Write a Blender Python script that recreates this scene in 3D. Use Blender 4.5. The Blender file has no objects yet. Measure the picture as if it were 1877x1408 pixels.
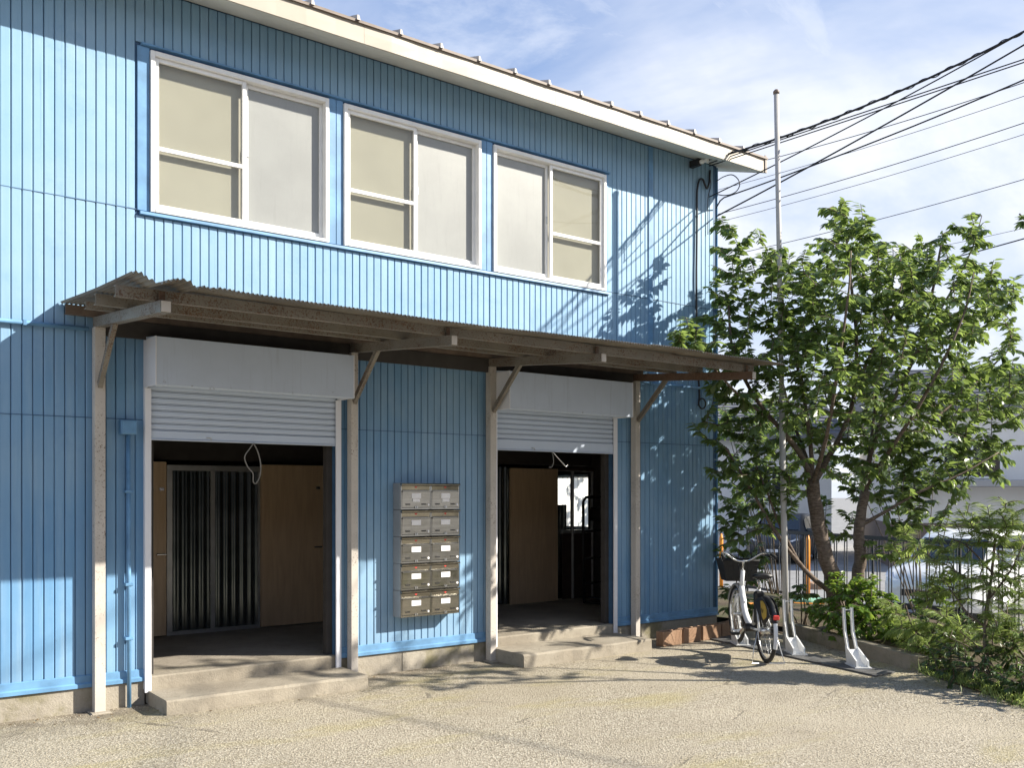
import bpy, bmesh, math, random
import numpy as np
from mathutils import Vector, Matrix

S = bpy.context.scene
COL = S.collection
R = math.radians

# ------------------------------------------------------------------ camera, sky, sun, exposure
cam_d = bpy.data.cameras.new("camera")
cam = bpy.data.objects.new("camera", cam_d)
COL.objects.link(cam)
cam.location = (0.0, -7.88, 1.70)
cam.rotation_euler = (R(90), 0, R(52.961 - 90))
cam_d.sensor_width = 36.0
cam_d.lens = 1733.0 / 1877.0 * 36.0
cam_d.shift_y = 202.0 / 1877.0
cam_d.clip_start = 0.05
cam_d.clip_end = 900.0
S.camera = cam

SUN_AZ, SUN_EL = 51.0, 32.0          # degrees to the right of the facade's normal, above the horizon
world = bpy.data.worlds.new("World")
S.world = world
world.use_nodes = True
wn, wl = world.node_tree.nodes, world.node_tree.links
wn.clear()
w_out = wn.new("ShaderNodeOutputWorld")
w_bg = wn.new("ShaderNodeBackground")
w_bg.inputs[1].default_value = 0.074
w_sky = wn.new("ShaderNodeTexSky")
w_sky.sky_type = 'NISHITA'
w_sky.sun_disc = False
w_sky.sun_elevation = R(SUN_EL)
w_sky.sun_rotation = R(180 - SUN_AZ)
w_sky.altitude = 10
w_sky.air_density = 1.0
w_sky.dust_density = 0.8
w_sky.ozone_density = 1.5
w_tc = wn.new("ShaderNodeTexCoord")
w_sep = wn.new("ShaderNodeSeparateXYZ")
wl.new(w_tc.outputs["Generated"], w_sep.inputs[0])
def wmath(op, a, b):
    n = wn.new("ShaderNodeMath"); n.operation = op
    for i, v in enumerate((a, b)):
        if isinstance(v, (int, float)): n.inputs[i].default_value = v
        else: wl.new(v, n.inputs[i])
    return n.outputs[0]
zc = wmath('MAXIMUM', w_sep.outputs[2], 0.0)
den = wmath('ADD', zc, 0.22)
w_cmb = wn.new("ShaderNodeCombineXYZ")
wl.new(wmath('DIVIDE', w_sep.outputs[0], den), w_cmb.inputs[0])
wl.new(wmath('DIVIDE', w_sep.outputs[1], den), w_cmb.inputs[1])
def wnoise(scale, detail, rough, dist, stretch, rot, off=(0, 0, 0)):
    m = wn.new("ShaderNodeMapping")
    m.inputs["Scale"].default_value = stretch
    m.inputs["Rotation"].default_value = (0, 0, R(rot))
    m.inputs["Location"].default_value = off
    wl.new(w_cmb.outputs[0], m.inputs[0])
    n = wn.new("ShaderNodeTexNoise")
    n.inputs["Scale"].default_value = scale
    n.inputs["Detail"].default_value = detail
    n.inputs["Roughness"].default_value = rough
    n.inputs["Distortion"].default_value = dist
    wl.new(m.outputs[0], n.inputs["Vector"])
    return n.outputs[0]
def wramp(f, a, b, hi=1.0):
    r = wn.new("ShaderNodeMapRange"); r.interpolation_type = 'SMOOTHSTEP'
    r.inputs[1].default_value = a; r.inputs[2].default_value = b
    r.inputs[3].default_value = 0.0; r.inputs[4].default_value = hi
    wl.new(f, r.inputs[0]); return r.outputs[0]
cl_big = wramp(wnoise(0.85, 7, 0.56, 0.5, (1.0, 1.0, 1), 25, (1.1, 0.4, 0)), 0.29, 0.59, 0.92)
cl_fine = wramp(wnoise(2.3, 9, 0.62, 0.9, (0.55, 1.5, 1), 40), 0.46, 0.74, 0.72)
cl_low = wramp(zc, 0.48, 0.08, 0.84)
def wmix(f, a, b):
    n = wn.new("ShaderNodeMix"); n.data_type = 'RGBA'
    for sock, v in ((n.inputs[0], f), (n.inputs[6], a), (n.inputs[7], b)):
        if isinstance(v, (int, float)): sock.default_value = v
        elif isinstance(v, tuple): sock.default_value = v
        else: wl.new(v, sock)
    return n.outputs[2]
cl_all = wmath('MAXIMUM', wmath('MULTIPLY', wmath('MAXIMUM', cl_big, cl_fine), wramp(zc, 0.80, 0.42)), cl_low)
cl_tone = wmix(wramp(wnoise(1.7, 6, 0.6, 0.3, (0.8, 1.2, 1), 10), 0.35, 0.65), (5.2, 5.8, 7.0, 1), (7.4, 7.5, 7.8, 1))
base_sky = wmix(0.45, w_sky.outputs[0], (2.6, 3.9, 7.2, 1))
wl.new(wmix(cl_all, base_sky, cl_tone), w_bg.inputs[0])
wl.new(w_bg.outputs[0], w_out.inputs[0])

sun_d = bpy.data.lights.new("sun", 'SUN')
sun_d.energy = 5.0
sun_d.angle = R(0.53)
sun_d.color = (1.0, 0.925, 0.80)
sun = bpy.data.objects.new("sun", sun_d)
COL.objects.link(sun)
to_sun = Vector((math.sin(R(SUN_AZ)) * math.cos(R(SUN_EL)), -math.cos(R(SUN_AZ)) * math.cos(R(SUN_EL)), math.sin(R(SUN_EL))))
sun.rotation_euler = to_sun.to_track_quat('Z', 'Y').to_euler()
sun.location = to_sun * 60

S.view_settings.view_transform = 'Standard'
S.view_settings.look = 'None'
S.view_settings.gamma = 1.0
S.view_settings.exposure = 1.06
S.view_settings.use_curve_mapping = False
S.render.engine = 'CYCLES'
S.cycles.max_bounces = 8
S.cycles.diffuse_bounces = 3
S.cycles.glossy_bounces = 3
S.cycles.transmission_bounces = 6
S.cycles.transparent_max_bounces = 8
S.cycles.use_denoising = True

# ------------------------------------------------------------------ materials
class NT:
    """small helper that builds one node material"""
    def __init__(self, name):
        self.m = bpy.data.materials.new(name); self.m.use_nodes = True
        self.n, self.l = self.m.node_tree.nodes, self.m.node_tree.links
        self.n.clear()
        self.out = self.n.new("ShaderNodeOutputMaterial")
        self.b = self.n.new("ShaderNodeBsdfPrincipled")
        self.l.new(self.b.outputs[0], self.out.inputs[0])
        self.geo = self.n.new("ShaderNodeNewGeometry")
        self.tc = self.n.new("ShaderNodeTexCoord")
    def put(self, sock, v):
        if isinstance(v, bpy.types.NodeSocket): self.l.new(v, sock)
        elif isinstance(v, tuple) and len(v) == 3 and sock.type == 'RGBA': sock.default_value = (*v, 1)
        else: sock.default_value = v
    def vec(self, scale=(1, 1, 1), rot=(0, 0, 0), obj=False):
        mp = self.n.new("ShaderNodeMapping")
        mp.inputs["Scale"].default_value = scale
        mp.inputs["Rotation"].default_value = rot
        self.l.new(self.tc.outputs["Object"] if obj else self.geo.outputs["Position"], mp.inputs[0])
        return mp.outputs[0]
    def noise(self, scale, detail=5, rough=0.55, v=None, dist=0.0):
        t = self.n.new("ShaderNodeTexNoise")
        t.inputs["Scale"].default_value = scale; t.inputs["Detail"].default_value = detail
        t.inputs["Roughness"].default_value = rough; t.inputs["Distortion"].default_value = dist
        self.l.new(v or self.geo.outputs["Position"], t.inputs["Vector"])
        return t.outputs[0]
    def voro(self, scale, v=None, out=0, feature='F1', rand=1.0):
        t = self.n.new("ShaderNodeTexVoronoi"); t.feature = feature
        t.inputs["Scale"].default_value = scale; t.inputs["Randomness"].default_value = rand
        self.l.new(v or self.geo.outputs["Position"], t.inputs["Vector"])
        return t.outputs[out]
    def ramp(self, f, a, b, lo=0.0, hi=1.0):
        r = self.n.new("ShaderNodeMapRange"); r.interpolation_type = 'SMOOTHSTEP'
        self.put(r.inputs[0], f)
        for i, x in enumerate((a, b, lo, hi)): r.inputs[i + 1].default_value = x
        return r.outputs[0]
    def mix(self, f, a, b, mode='MIX'):
        x = self.n.new("ShaderNodeMix"); x.data_type = 'RGBA'; x.blend_type = mode
        self.put(x.inputs[0], f); self.put(x.inputs[6], a if not isinstance(a, tuple) else (*a, 1) if len(a) == 3 else a)
        self.put(x.inputs[7], b if not isinstance(b, tuple) else (*b, 1) if len(b) == 3 else b)
        return x.outputs[2]
    def math(self, op, a, b=0.0):
        x = self.n.new("ShaderNodeMath"); x.operation = op
        self.put(x.inputs[0], a); self.put(x.inputs[1], b); return x.outputs[0]
    def rand(self):
        o = self.n.new("ShaderNodeObjectInfo"); return o.outputs["Random"]
    def bump(self, h, strength=0.3, dist=0.01):
        x = self.n.new("ShaderNodeBump"); x.inputs["Strength"].default_value = strength
        x.inputs["Distance"].default_value = dist
        self.put(x.inputs["Height"], h); self.l.new(x.outputs[0], self.b.inputs["Normal"])
    def set(self, color=None, rough=None, metal=None, spec=None):
        if color is not None: self.put(self.b.inputs["Base Color"], color)
        if rough is not None: self.put(self.b.inputs["Roughness"], rough)
        if metal is not None: self.put(self.b.inputs["Metallic"], metal)
        if spec is not None: self.put(self.b.inputs["Specular IOR Level"], spec)
        return self.m

def simple(name, col, rough=0.6, metal=0.0, spec=0.5, var=0.12, scale=9.0):
    t = NT(name)
    f = t.noise(scale, 4)
    c = t.mix(t.ramp(f, 0.3, 0.7), tuple(v * (1 - var) for v in col), tuple(min(1, v * (1 + var)) for v in col))
    return t.set(c, rough, metal, spec)

def mat_blue():
    t = NT("blue_painted_siding")
    big = t.ramp(t.noise(0.55, 4, 0.6), 0.35, 0.68)
    c = t.mix(big, (0.108, 0.262, 0.470), (0.165, 0.338, 0.540))
    streak = t.ramp(t.noise(1.0, 6, 0.65, t.vec((14, 14, 0.9))), 0.42, 0.75)
    c = t.mix(t.math('MULTIPLY', streak, 0.38), c, (0.33, 0.47, 0.60))
    fade = t.ramp(t.noise(0.33, 4, 0.6, t.vec((1, 1, 1))), 0.44, 0.62)
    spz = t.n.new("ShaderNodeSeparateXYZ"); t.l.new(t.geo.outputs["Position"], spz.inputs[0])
    weather_and_light = t.ramp(t.math('ADD', spz.outputs[2], t.math('MULTIPLY', t.noise(0.8, 4), 1.6)), 2.6, 5.6, 0.0, 0.55)   # chalking, with sunlit top and canopy shade also put into the colour
    c = t.mix(weather_and_light, c, (0.27, 0.43, 0.55))
    c = t.mix(t.math('MULTIPLY', fade, 0.4), c, (0.32, 0.455, 0.56))
    run = t.ramp(t.noise(1.0, 7, 0.7, t.vec((34, 34, 0.55))), 0.56, 0.72)
    c = t.mix(t.math('MULTIPLY', run, 0.42), c, (0.10, 0.20, 0.31))
    cloud = t.ramp(t.noise(2.6, 8, 0.7), 0.48, 0.74)
    c = t.mix(t.math('MULTIPLY', cloud, 0.4), c, (0.105, 0.235, 0.44))
    r = t.rand()
    c = t.mix(t.math('MULTIPLY', r, 0.16), c, (0.32, 0.46, 0.60))
    spk = t.ramp(t.noise(60, 3, 0.6), 0.70, 0.76)
    c = t.mix(t.math('MULTIPLY', spk, 0.5), c, (0.09, 0.12, 0.17))
    t.bump(t.noise(22, 5, 0.6), 0.10, 0.006)
    return t.set(c, t.ramp(t.noise(5, 4), 0.3, 0.7, 0.38, 0.58), 0.0, 0.45)

def mat_rusty(name, paint, rust_lo, rust_hi, dirt=0.3, pw=0.35, fine=85, zband=None):
    t = NT(name)
    big = t.ramp(t.noise(3.0, 5, 0.6), 0.3, 0.7)
    c = t.mix(t.math('MULTIPLY', big, dirt), paint, tuple(v * 0.5 for v in paint))
    rust = t.mix(t.ramp(t.noise(30, 4), 0.35, 0.65), (0.105, 0.062, 0.040), (0.19, 0.115, 0.075))
    speck = t.noise(fine, 5, 0.75)
    patch = t.noise(2.6, 4, 0.6)
    f = t.ramp(t.math('ADD', speck, t.math('MULTIPLY', t.math('SUBTRACT', patch, 0.5), pw)), rust_lo, rust_hi)
    if zband:                                              # spatter and grime along a lower edge
        sp = t.n.new("ShaderNodeSeparateXYZ"); t.l.new(t.geo.outputs["Position"], sp.inputs[0])
        near = t.ramp(sp.outputs[2], zband[0], zband[1], 1.0, 0.0)
        dots = t.ramp(t.math('ADD', t.noise(26, 6, 0.75), t.math('MULTIPLY', near, 0.13)), 0.73, 0.80, 0, 0.55)
        c = t.mix(t.math('MULTIPLY', dots, near), c, (0.10, 0.085, 0.07))
        runs = t.ramp(t.noise(1.0, 6, 0.7, t.vec((26, 26, 1.2))), 0.52, 0.72, 0, 0.4)
        c = t.mix(runs, c, tuple(v * 0.62 for v in paint))
    c = t.mix(f, c, rust)
    t.bump(t.math('MULTIPLY', f, -1.0), 0.35, 0.004)
    return t.set(c, t.ramp(f, 0, 1, 0.5, 0.88), 0.0, 0.4)

def mat_sheet():
    t = NT("weathered_corrugated_zinc")
    c = t.mix(t.ramp(t.noise(1.6, 6, 0.6), 0.35, 0.7), (0.17, 0.15, 0.125), (0.27, 0.245, 0.205))
    f = t.ramp(t.noise(9, 7, 0.7), 0.52, 0.70)
    c = t.mix(t.math('MULTIPLY', f, 0.8), c, (0.16, 0.095, 0.06))
    return t.set(c, 0.62, 0.25, 0.4)

def mat_concrete(name, a, b, moss=None, grit=1.0):
    t = NT(name)
    c = t.mix(t.ramp(t.noise(1.8, 8, 0.62), 0.32, 0.70), a, b)
    c = t.mix(t.ramp(t.noise(16, 6, 0.7), 0.52, 0.72, 0, 0.5), c, tuple(v * 0.55 for v in a))
    spk = t.ramp(t.voro(150, out=0), 0.0, 0.35, 0.30, 0.0)
    c = t.mix(spk, c, tuple(v * 0.45 for v in a))
    if moss:
        c = t.mix(t.ramp(t.noise(2.3, 7, 0.66), 0.46, 0.66, 0, 0.75), c, moss)
    h = t.math('ADD', t.noise(70, 5, 0.7), t.math('MULTIPLY', t.noise(9, 5, 0.6), 1.6))
    t.bump(h, 0.45 * grit, 0.012)
    return t.set(c, 0.9, 0, 0.25)

def mat_asphalt():
    t = NT("worn_exposed_aggregate_asphalt")
    big = t.ramp(t.noise(0.42, 6, 0.6), 0.33, 0.68)
    c = t.mix(big, (0.315, 0.278, 0.208), (0.425, 0.380, 0.296))
    cell = t.voro(78, out=1)
    sep = t.n.new("ShaderNodeSeparateColor"); t.l.new(cell, sep.inputs[0])
    stone = t.mix(sep.outputs[0], (0.19, 0.165, 0.12), (0.52, 0.475, 0.385))
    worn = t.ramp(t.noise(0.7, 6, 0.65), 0.36, 0.62, 0.15, 0.85)
    c = t.mix(t.ramp(t.noise(1.3, 7, 0.7), 0.5, 0.75, 0, 0.5), c, (0.20, 0.175, 0.135))
    c = t.mix(worn, c, stone)
    pit = t.ramp(t.noise(58, 4, 0.65), 0.555, 0.64, 0.0, 0.9)
    c = t.mix(pit, c, (0.13, 0.105, 0.08))
    moss_n = t.noise(0.8, 7, 0.62, t.vec((0.75, 2.1, 1), (0, 0, R(6))))
    moss = t.ramp(moss_n, 0.50, 0.72, 0.0, 0.48)
    c = t.mix(moss, c, (0.35, 0.305, 0.120))
    moss2 = t.ramp(t.noise(2.6, 8, 0.7), 0.60, 0.78, 0.0, 0.45)
    c = t.mix(moss2, c, (0.24, 0.215, 0.11))
    spy = t.n.new("ShaderNodeSeparateXYZ"); t.l.new(t.geo.outputs["Position"], spy.inputs[0])
    base = t.math('MULTIPLY', t.ramp(spy.outputs[1], -0.95, -0.02), t.ramp(t.noise(3.2, 7, 0.7), 0.36, 0.62, 0.2, 0.9))   # dirt washed up to the foot of the wall
    c = t.mix(base, c, (0.15, 0.128, 0.098))
    crack_v = t.voro(0.55, t.vec((1, 1.4, 1), (0, 0, 0.5)), out=0, feature='DISTANCE_TO_EDGE')
    crk = t.ramp(t.math('ADD', crack_v, t.math('MULTIPLY', t.math('SUBTRACT', t.noise(5, 6, 0.7), 0.5), 0.07)), 0.0, 0.005, 0.5, 0.0)
    crk = t.math('MULTIPLY', crk, t.ramp(t.noise(0.6, 2), 0.52, 0.6))
    c = t.mix(crk, c, (0.07, 0.06, 0.05))
    h = t.math('ADD', t.voro(78, out=0), t.math('MULTIPLY', t.noise(110, 4, 0.7), 0.7))
    h = t.math('ADD', h, t.math('MULTIPLY', t.noise(6, 6, 0.7), 1.2))
    h = t.math('SUBTRACT', h, t.math('MULTIPLY', crk, 0.8))
    t.bump(t.math('SUBTRACT', h, t.math('MULTIPLY', pit, 0.8)), 0.6, 0.010)
    return t.set(c, 0.93, 0, 0.2)

def mat_wood():
    t = NT("pale_plywood")
    g = t.noise(3.0, 6, 0.6, t.vec((9, 9, 0.8)), 0.6)
    c = t.mix(t.ramp(g, 0.3, 0.7), (0.60, 0.43, 0.27), (0.70, 0.52, 0.34))
    return t.set(c, 0.5, 0, 0.4)

def mat_leaf(name, dark, light, trans, gloss=0.36, mixf=0.38):
    t = NT(name)
    r = t.geo.outputs["Random Per Island"]
    ri = t.math('FRACT', t.math('ADD', r, t.rand()))
    c = t.mix(ri, dark, light)
    c = t.mix(t.ramp(t.noise(2.2, 3), 0.35, 0.65, 0, 0.5), c, tuple(v * 0.7 for v in dark))
    t.set(c, gloss, 0, 0.5)
    tr = t.n.new("ShaderNodeBsdfTranslucent")
    t.l.new(t.mix(ri, trans, tuple(v * 0.7 for v in trans)), tr.inputs[0])
    mx = t.n.new("ShaderNodeMixShader"); mx.inputs[0].default_value = mixf
    t.l.new(t.b.outputs[0], mx.inputs[1]); t.l.new(tr.outputs[0], mx.inputs[2])
    t.l.new(mx.outputs[0], t.out.inputs[0])
    return t.m

def mat_bark():
    t = NT("cherry_bark")
    c = t.mix(t.ramp(t.noise(1.0, 6, 0.7, t.vec((18, 18, 55))), 0.35, 0.65), (0.085, 0.062, 0.048), (0.19, 0.15, 0.12))
    t.bump(t.noise(1.0, 6, 0.7, t.vec((25, 25, 70))), 0.6, 0.01)
    return t.set(c, 0.85, 0, 0.3)

def mat_frosted(name, col, rough=0.30):
    t = NT(name)
    c = t.mix(t.ramp(t.noise(1.6, 5, 0.6), 0.3, 0.7), tuple(v * 0.87 for v in col), col)
    c = t.mix(t.ramp(t.noise(1.0, 6, 0.7, t.vec((20, 20, 2.0))), 0.5, 0.75, 0, 0.35), c, tuple(v * 0.7 for v in col))
    t.bump(t.noise(120, 3, 0.6), 0.22, 0.003)
    t.set(c, rough, 0, 0.5)
    t.b.inputs["Coat Weight"].default_value = 0.35
    t.b.inputs["Coat Roughness"].default_value = 0.2
    return t.m

def mat_clear():
    t = NT("clear_window_glass")
    gl = t.n.new("ShaderNodeBsdfGlossy"); gl.inputs["Roughness"].default_value = 0.02
    tr = t.n.new("ShaderNodeBsdfTransparent"); tr.inputs[0].default_value = (0.94, 0.95, 0.94, 1)
    lw = t.n.new("ShaderNodeLayerWeight"); lw.inputs[0].default_value = 0.5
    fr = t.math('ADD', t.math('MULTIPLY', t.math('POWER', lw.outputs["Facing"], 5.0), 0.9), 0.04)
    mx = t.n.new("ShaderNodeMixShader")
    t.l.new(fr, mx.inputs[0]); t.l.new(tr.outputs[0], mx.inputs[1]); t.l.new(gl.outputs[0], mx.inputs[2])
    t.l.new(mx.outputs[0], t.out.inputs[0])
    return t.m

def mat_glow_pane():
    t = NT("sunlit_frosted_glass")
    tr = t.n.new("ShaderNodeBsdfTranslucent"); tr.inputs[0].default_value = (0.93, 0.94, 0.88, 1)
    tp = t.n.new("ShaderNodeBsdfTransparent"); tp.inputs[0].default_value = (0.9, 0.92, 0.88, 1)
    mx = t.n.new("ShaderNodeMixShader"); mx.inputs[0].default_value = 0.08
    t.l.new(tr.outputs[0], mx.inputs[1]); t.l.new(tp.outputs[0], mx.inputs[2]); t.l.new(mx.outputs[0], t.out.inputs[0])
    return t.m

def mat_steel():
    t = NT("brushed_stainless_steel")
    c = t.mix(t.ramp(t.noise(1.0, 5, 0.6, t.vec((3, 3, 130))), 0.3, 0.7), (0.29, 0.275, 0.245), (0.385, 0.37, 0.33))
    t.bump(t.noise(5, 2, 0.5), 0.10, 0.02)
    return t.set(c, t.ramp(t.noise(9, 4), 0.3, 0.7, 0.13, 0.24), 1.0, 0.5)

def mat_wall_corr():
    t = NT("galvanised_ribbed_sheet")
    c = t.mix(t.ramp(t.noise(3, 6, 0.6), 0.3, 0.7), (0.10, 0.12, 0.12), (0.19, 0.21, 0.21))
    return t.set(c, 0.22, 0.8, 0.5)

M = {}
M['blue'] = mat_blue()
M['blue_trim'] = simple("blue_painted_trim", (0.128, 0.280, 0.475), 0.45, var=0.18, scale=5)
M['blue_dark'] = simple("blue_painted_backing", (0.05, 0.12, 0.23), 0.6)
M['cream'] = simple("cream_painted_fascia", (0.37, 0.33, 0.27), 0.5, var=0.07, scale=2.5)
M['soffit'] = simple("pale_soffit_board", (0.58, 0.57, 0.52), 0.75, var=0.06, scale=3)
M['roof'] = simple("brown_roof_metal", (0.16, 0.12, 0.095), 0.55, var=0.2)
M['rib'] = simple("aged_roof_batten_metal", (0.42, 0.39, 0.35), 0.5, var=0.2)
M['alu'] = simple("white_aluminium_sash", (0.83, 0.83, 0.81), 0.35, var=0.04)
M['alu_grey'] = simple("plain_aluminium", (0.50, 0.51, 0.51), 0.35, 0.6, var=0.08)
M['blind'] = simple("beige_blind_fabric", (0.385, 0.36, 0.295), 0.9, var=0.05, scale=2)
M['frost'] = mat_frosted("frosted_window_glass", (0.285, 0.295, 0.285))
M['clear'] = mat_clear()
M['glow'] = mat_glow_pane()
M['post'] = mat_rusty("flaking_cream_paint_on_steel", (0.57, 0.53, 0.48), 0.595, 0.645, 0.3)
M['beam'] = mat_rusty("rusty_painted_beam_steel", (0.25, 0.232, 0.20), 0.52, 0.60, 0.45)
M['beam_rust'] = mat_rusty("rust_brown_beam_steel", (0.17, 0.115, 0.085), 0.42, 0.62, 0.45)
M['sheet'] = mat_sheet()
M['shutter'] = mat_rusty("pale_grey_shutter_paint", (0.54, 0.62, 0.75), 0.80, 0.86, 0.12, zband=(2.54, 2.74))
M['slat'] = mat_rusty("pale_blue_grey_slat_paint", (0.54, 0.62, 0.75), 0.86, 0.92, 0.08)
M['guide'] = mat_rusty("white_shutter_channel_paint", (0.76, 0.77, 0.82), 0.80, 0.86, 0.08)
M['step'] = mat_concrete("worn_step_concrete", (0.255, 0.225, 0.180), (0.36, 0.325, 0.265))
M['found'] = mat_concrete("foundation_concrete", (0.30, 0.27, 0.225), (0.41, 0.375, 0.315), (0.17, 0.155, 0.075))
M['kerb'] = mat_concrete("mossy_kerb_concrete", (0.20, 0.18, 0.14), (0.30, 0.27, 0.22), (0.12, 0.12, 0.05))
M['block'] = mat_concrete("brown_hollow_block", (0.27, 0.165, 0.105), (0.36, 0.24, 0.16))
M['asphalt'] = mat_asphalt()
M['street'] = mat_concrete("grey_street_asphalt", (0.22, 0.22, 0.22), (0.30, 0.30, 0.295))
M['soil'] = mat_concrete("garden_soil", (0.085, 0.065, 0.045), (0.15, 0.12, 0.08), (0.07, 0.085, 0.03), 2.0)
M['wood'] = mat_wood()
M['corr'] = mat_wall_corr()
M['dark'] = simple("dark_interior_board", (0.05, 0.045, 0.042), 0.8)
M['brown_dark'] = simple("dark_brown_panel", (0.06, 0.04, 0.03), 0.7)
M['floor'] = mat_concrete("interior_concrete_floor", (0.27, 0.24, 0.20), (0.37, 0.33, 0.275))
M['steel'] = mat_steel()
M['steel_side'] = simple("grey_steel_side", (0.42, 0.43, 0.44), 0.5, 0.5, var=0.05)
M['label'] = simple("white_paper_label", (0.88, 0.88, 0.90), 0.6, var=0.02)
M['red'] = simple("red_sticker", (0.65, 0.05, 0.04), 0.5)
M['black'] = simple("black_plastic", (0.015, 0.015, 0.016), 0.45)
M['rubber'] = simple("black_rubber", (0.02, 0.02, 0.02), 0.75)
M['chrome'] = simple("silver_metal", (0.62, 0.62, 0.62), 0.25, 0.9, var=0.05)
M['white_paint'] = simple("white_gloss_paint", (0.78, 0.79, 0.80), 0.25, var=0.03)
M['stand_white'] = simple("white_powder_coat", (0.70, 0.71, 0.71), 0.45, var=0.08)
M['yellow'] = simple("yellow_panel", (0.58, 0.40, 0.06), 0.5)
M['mat_grey'] = simple("dark_rubber_mat", (0.085, 0.085, 0.085), 0.7, var=0.35, scale=14)
M['pole'] = mat_rusty("weathered_flagpole_paint", (0.45, 0.44, 0.42), 0.68, 0.76, 0.35)
M['rope'] = simple("grey_cord", (0.22, 0.215, 0.20), 0.8)
M['cable'] = simple("black_cable_sheath", (0.014, 0.016, 0.022), 0.5)
M['porcelain'] = simple("white_porcelain", (0.75, 0.75, 0.72), 0.2)
M['bark'] = mat_bark()
M['twig'] = simple("twig_bark", (0.10, 0.075, 0.05), 0.8, var=0.3)
M['leaf'] = mat_leaf("cherry_leaf", (0.072, 0.122, 0.042), (0.150, 0.215, 0.078), (0.36, 0.49, 0.12), 0.32, 0.40)
M['leaf_bright'] = mat_leaf("shrub_leaf", (0.085, 0.165, 0.03), (0.18, 0.29, 0.06), (0.42, 0.58, 0.09))
M['leaf_dark'] = mat_leaf("low_shrub_leaf", (0.04, 0.08, 0.028), (0.09, 0.145, 0.055), (0.2, 0.3, 0.07))
M['leaf_needle'] = mat_leaf("feathery_leaf", (0.17, 0.25, 0.075), (0.32, 0.40, 0.14), (0.50, 0.62, 0.18), 0.5, 0.5)
M['fence'] = simple("black_railing_paint", (0.02, 0.02, 0.022), 0.5)
M['house_white'] = simple("white_house_wall", (0.72, 0.71, 0.69), 0.8, var=0.05, scale=1.2)
M['house_grey'] = simple("grey_house_wall", (0.36, 0.36, 0.36), 0.8, var=0.1, scale=1.2)
M['house_brown'] = simple("brown_house_base", (0.17, 0.13, 0.115), 0.8, var=0.1, scale=1.2)
M['roof_slate'] = simple("grey_slate_roof", (0.17, 0.175, 0.19), 0.6, var=0.15)
M['dark_glass'] = simple("dark_glass", (0.02, 0.028, 0.034), 0.06, 0.0, 0.8)
M['orange'] = simple("orange_plastic", (0.75, 0.26, 0.02), 0.5)
M['mint'] = simple("mint_green_plastic", (0.30, 0.58, 0.42), 0.5)
M['pole_conc'] = mat_concrete("utility_pole_concrete", (0.33, 0.33, 0.32), (0.42, 0.42, 0.41))

# ------------------------------------------------------------------ mesh helpers
def tag(o, label=None, cat=None, group=None, kind=None):
    for k, v in (("label", label), ("category", cat), ("group", group), ("kind", kind)):
        if v: o[k] = v
    return o
def empty(name, loc=(0, 0, 0), label=None, cat=None, group=None, rot=0.0):
    o = bpy.data.objects.new(name, None); COL.objects.link(o)
    o.location = loc; o.rotation_euler = (0, 0, rot); o.empty_display_size = 0.2
    return tag(o, label, cat, group)
def link(name, me, parent=None, loc=None):
    o = bpy.data.objects.new(name, me); COL.objects.link(o)
    if parent is not None: o.parent = parent
    if loc is not None: o.location = loc
    return o

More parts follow.
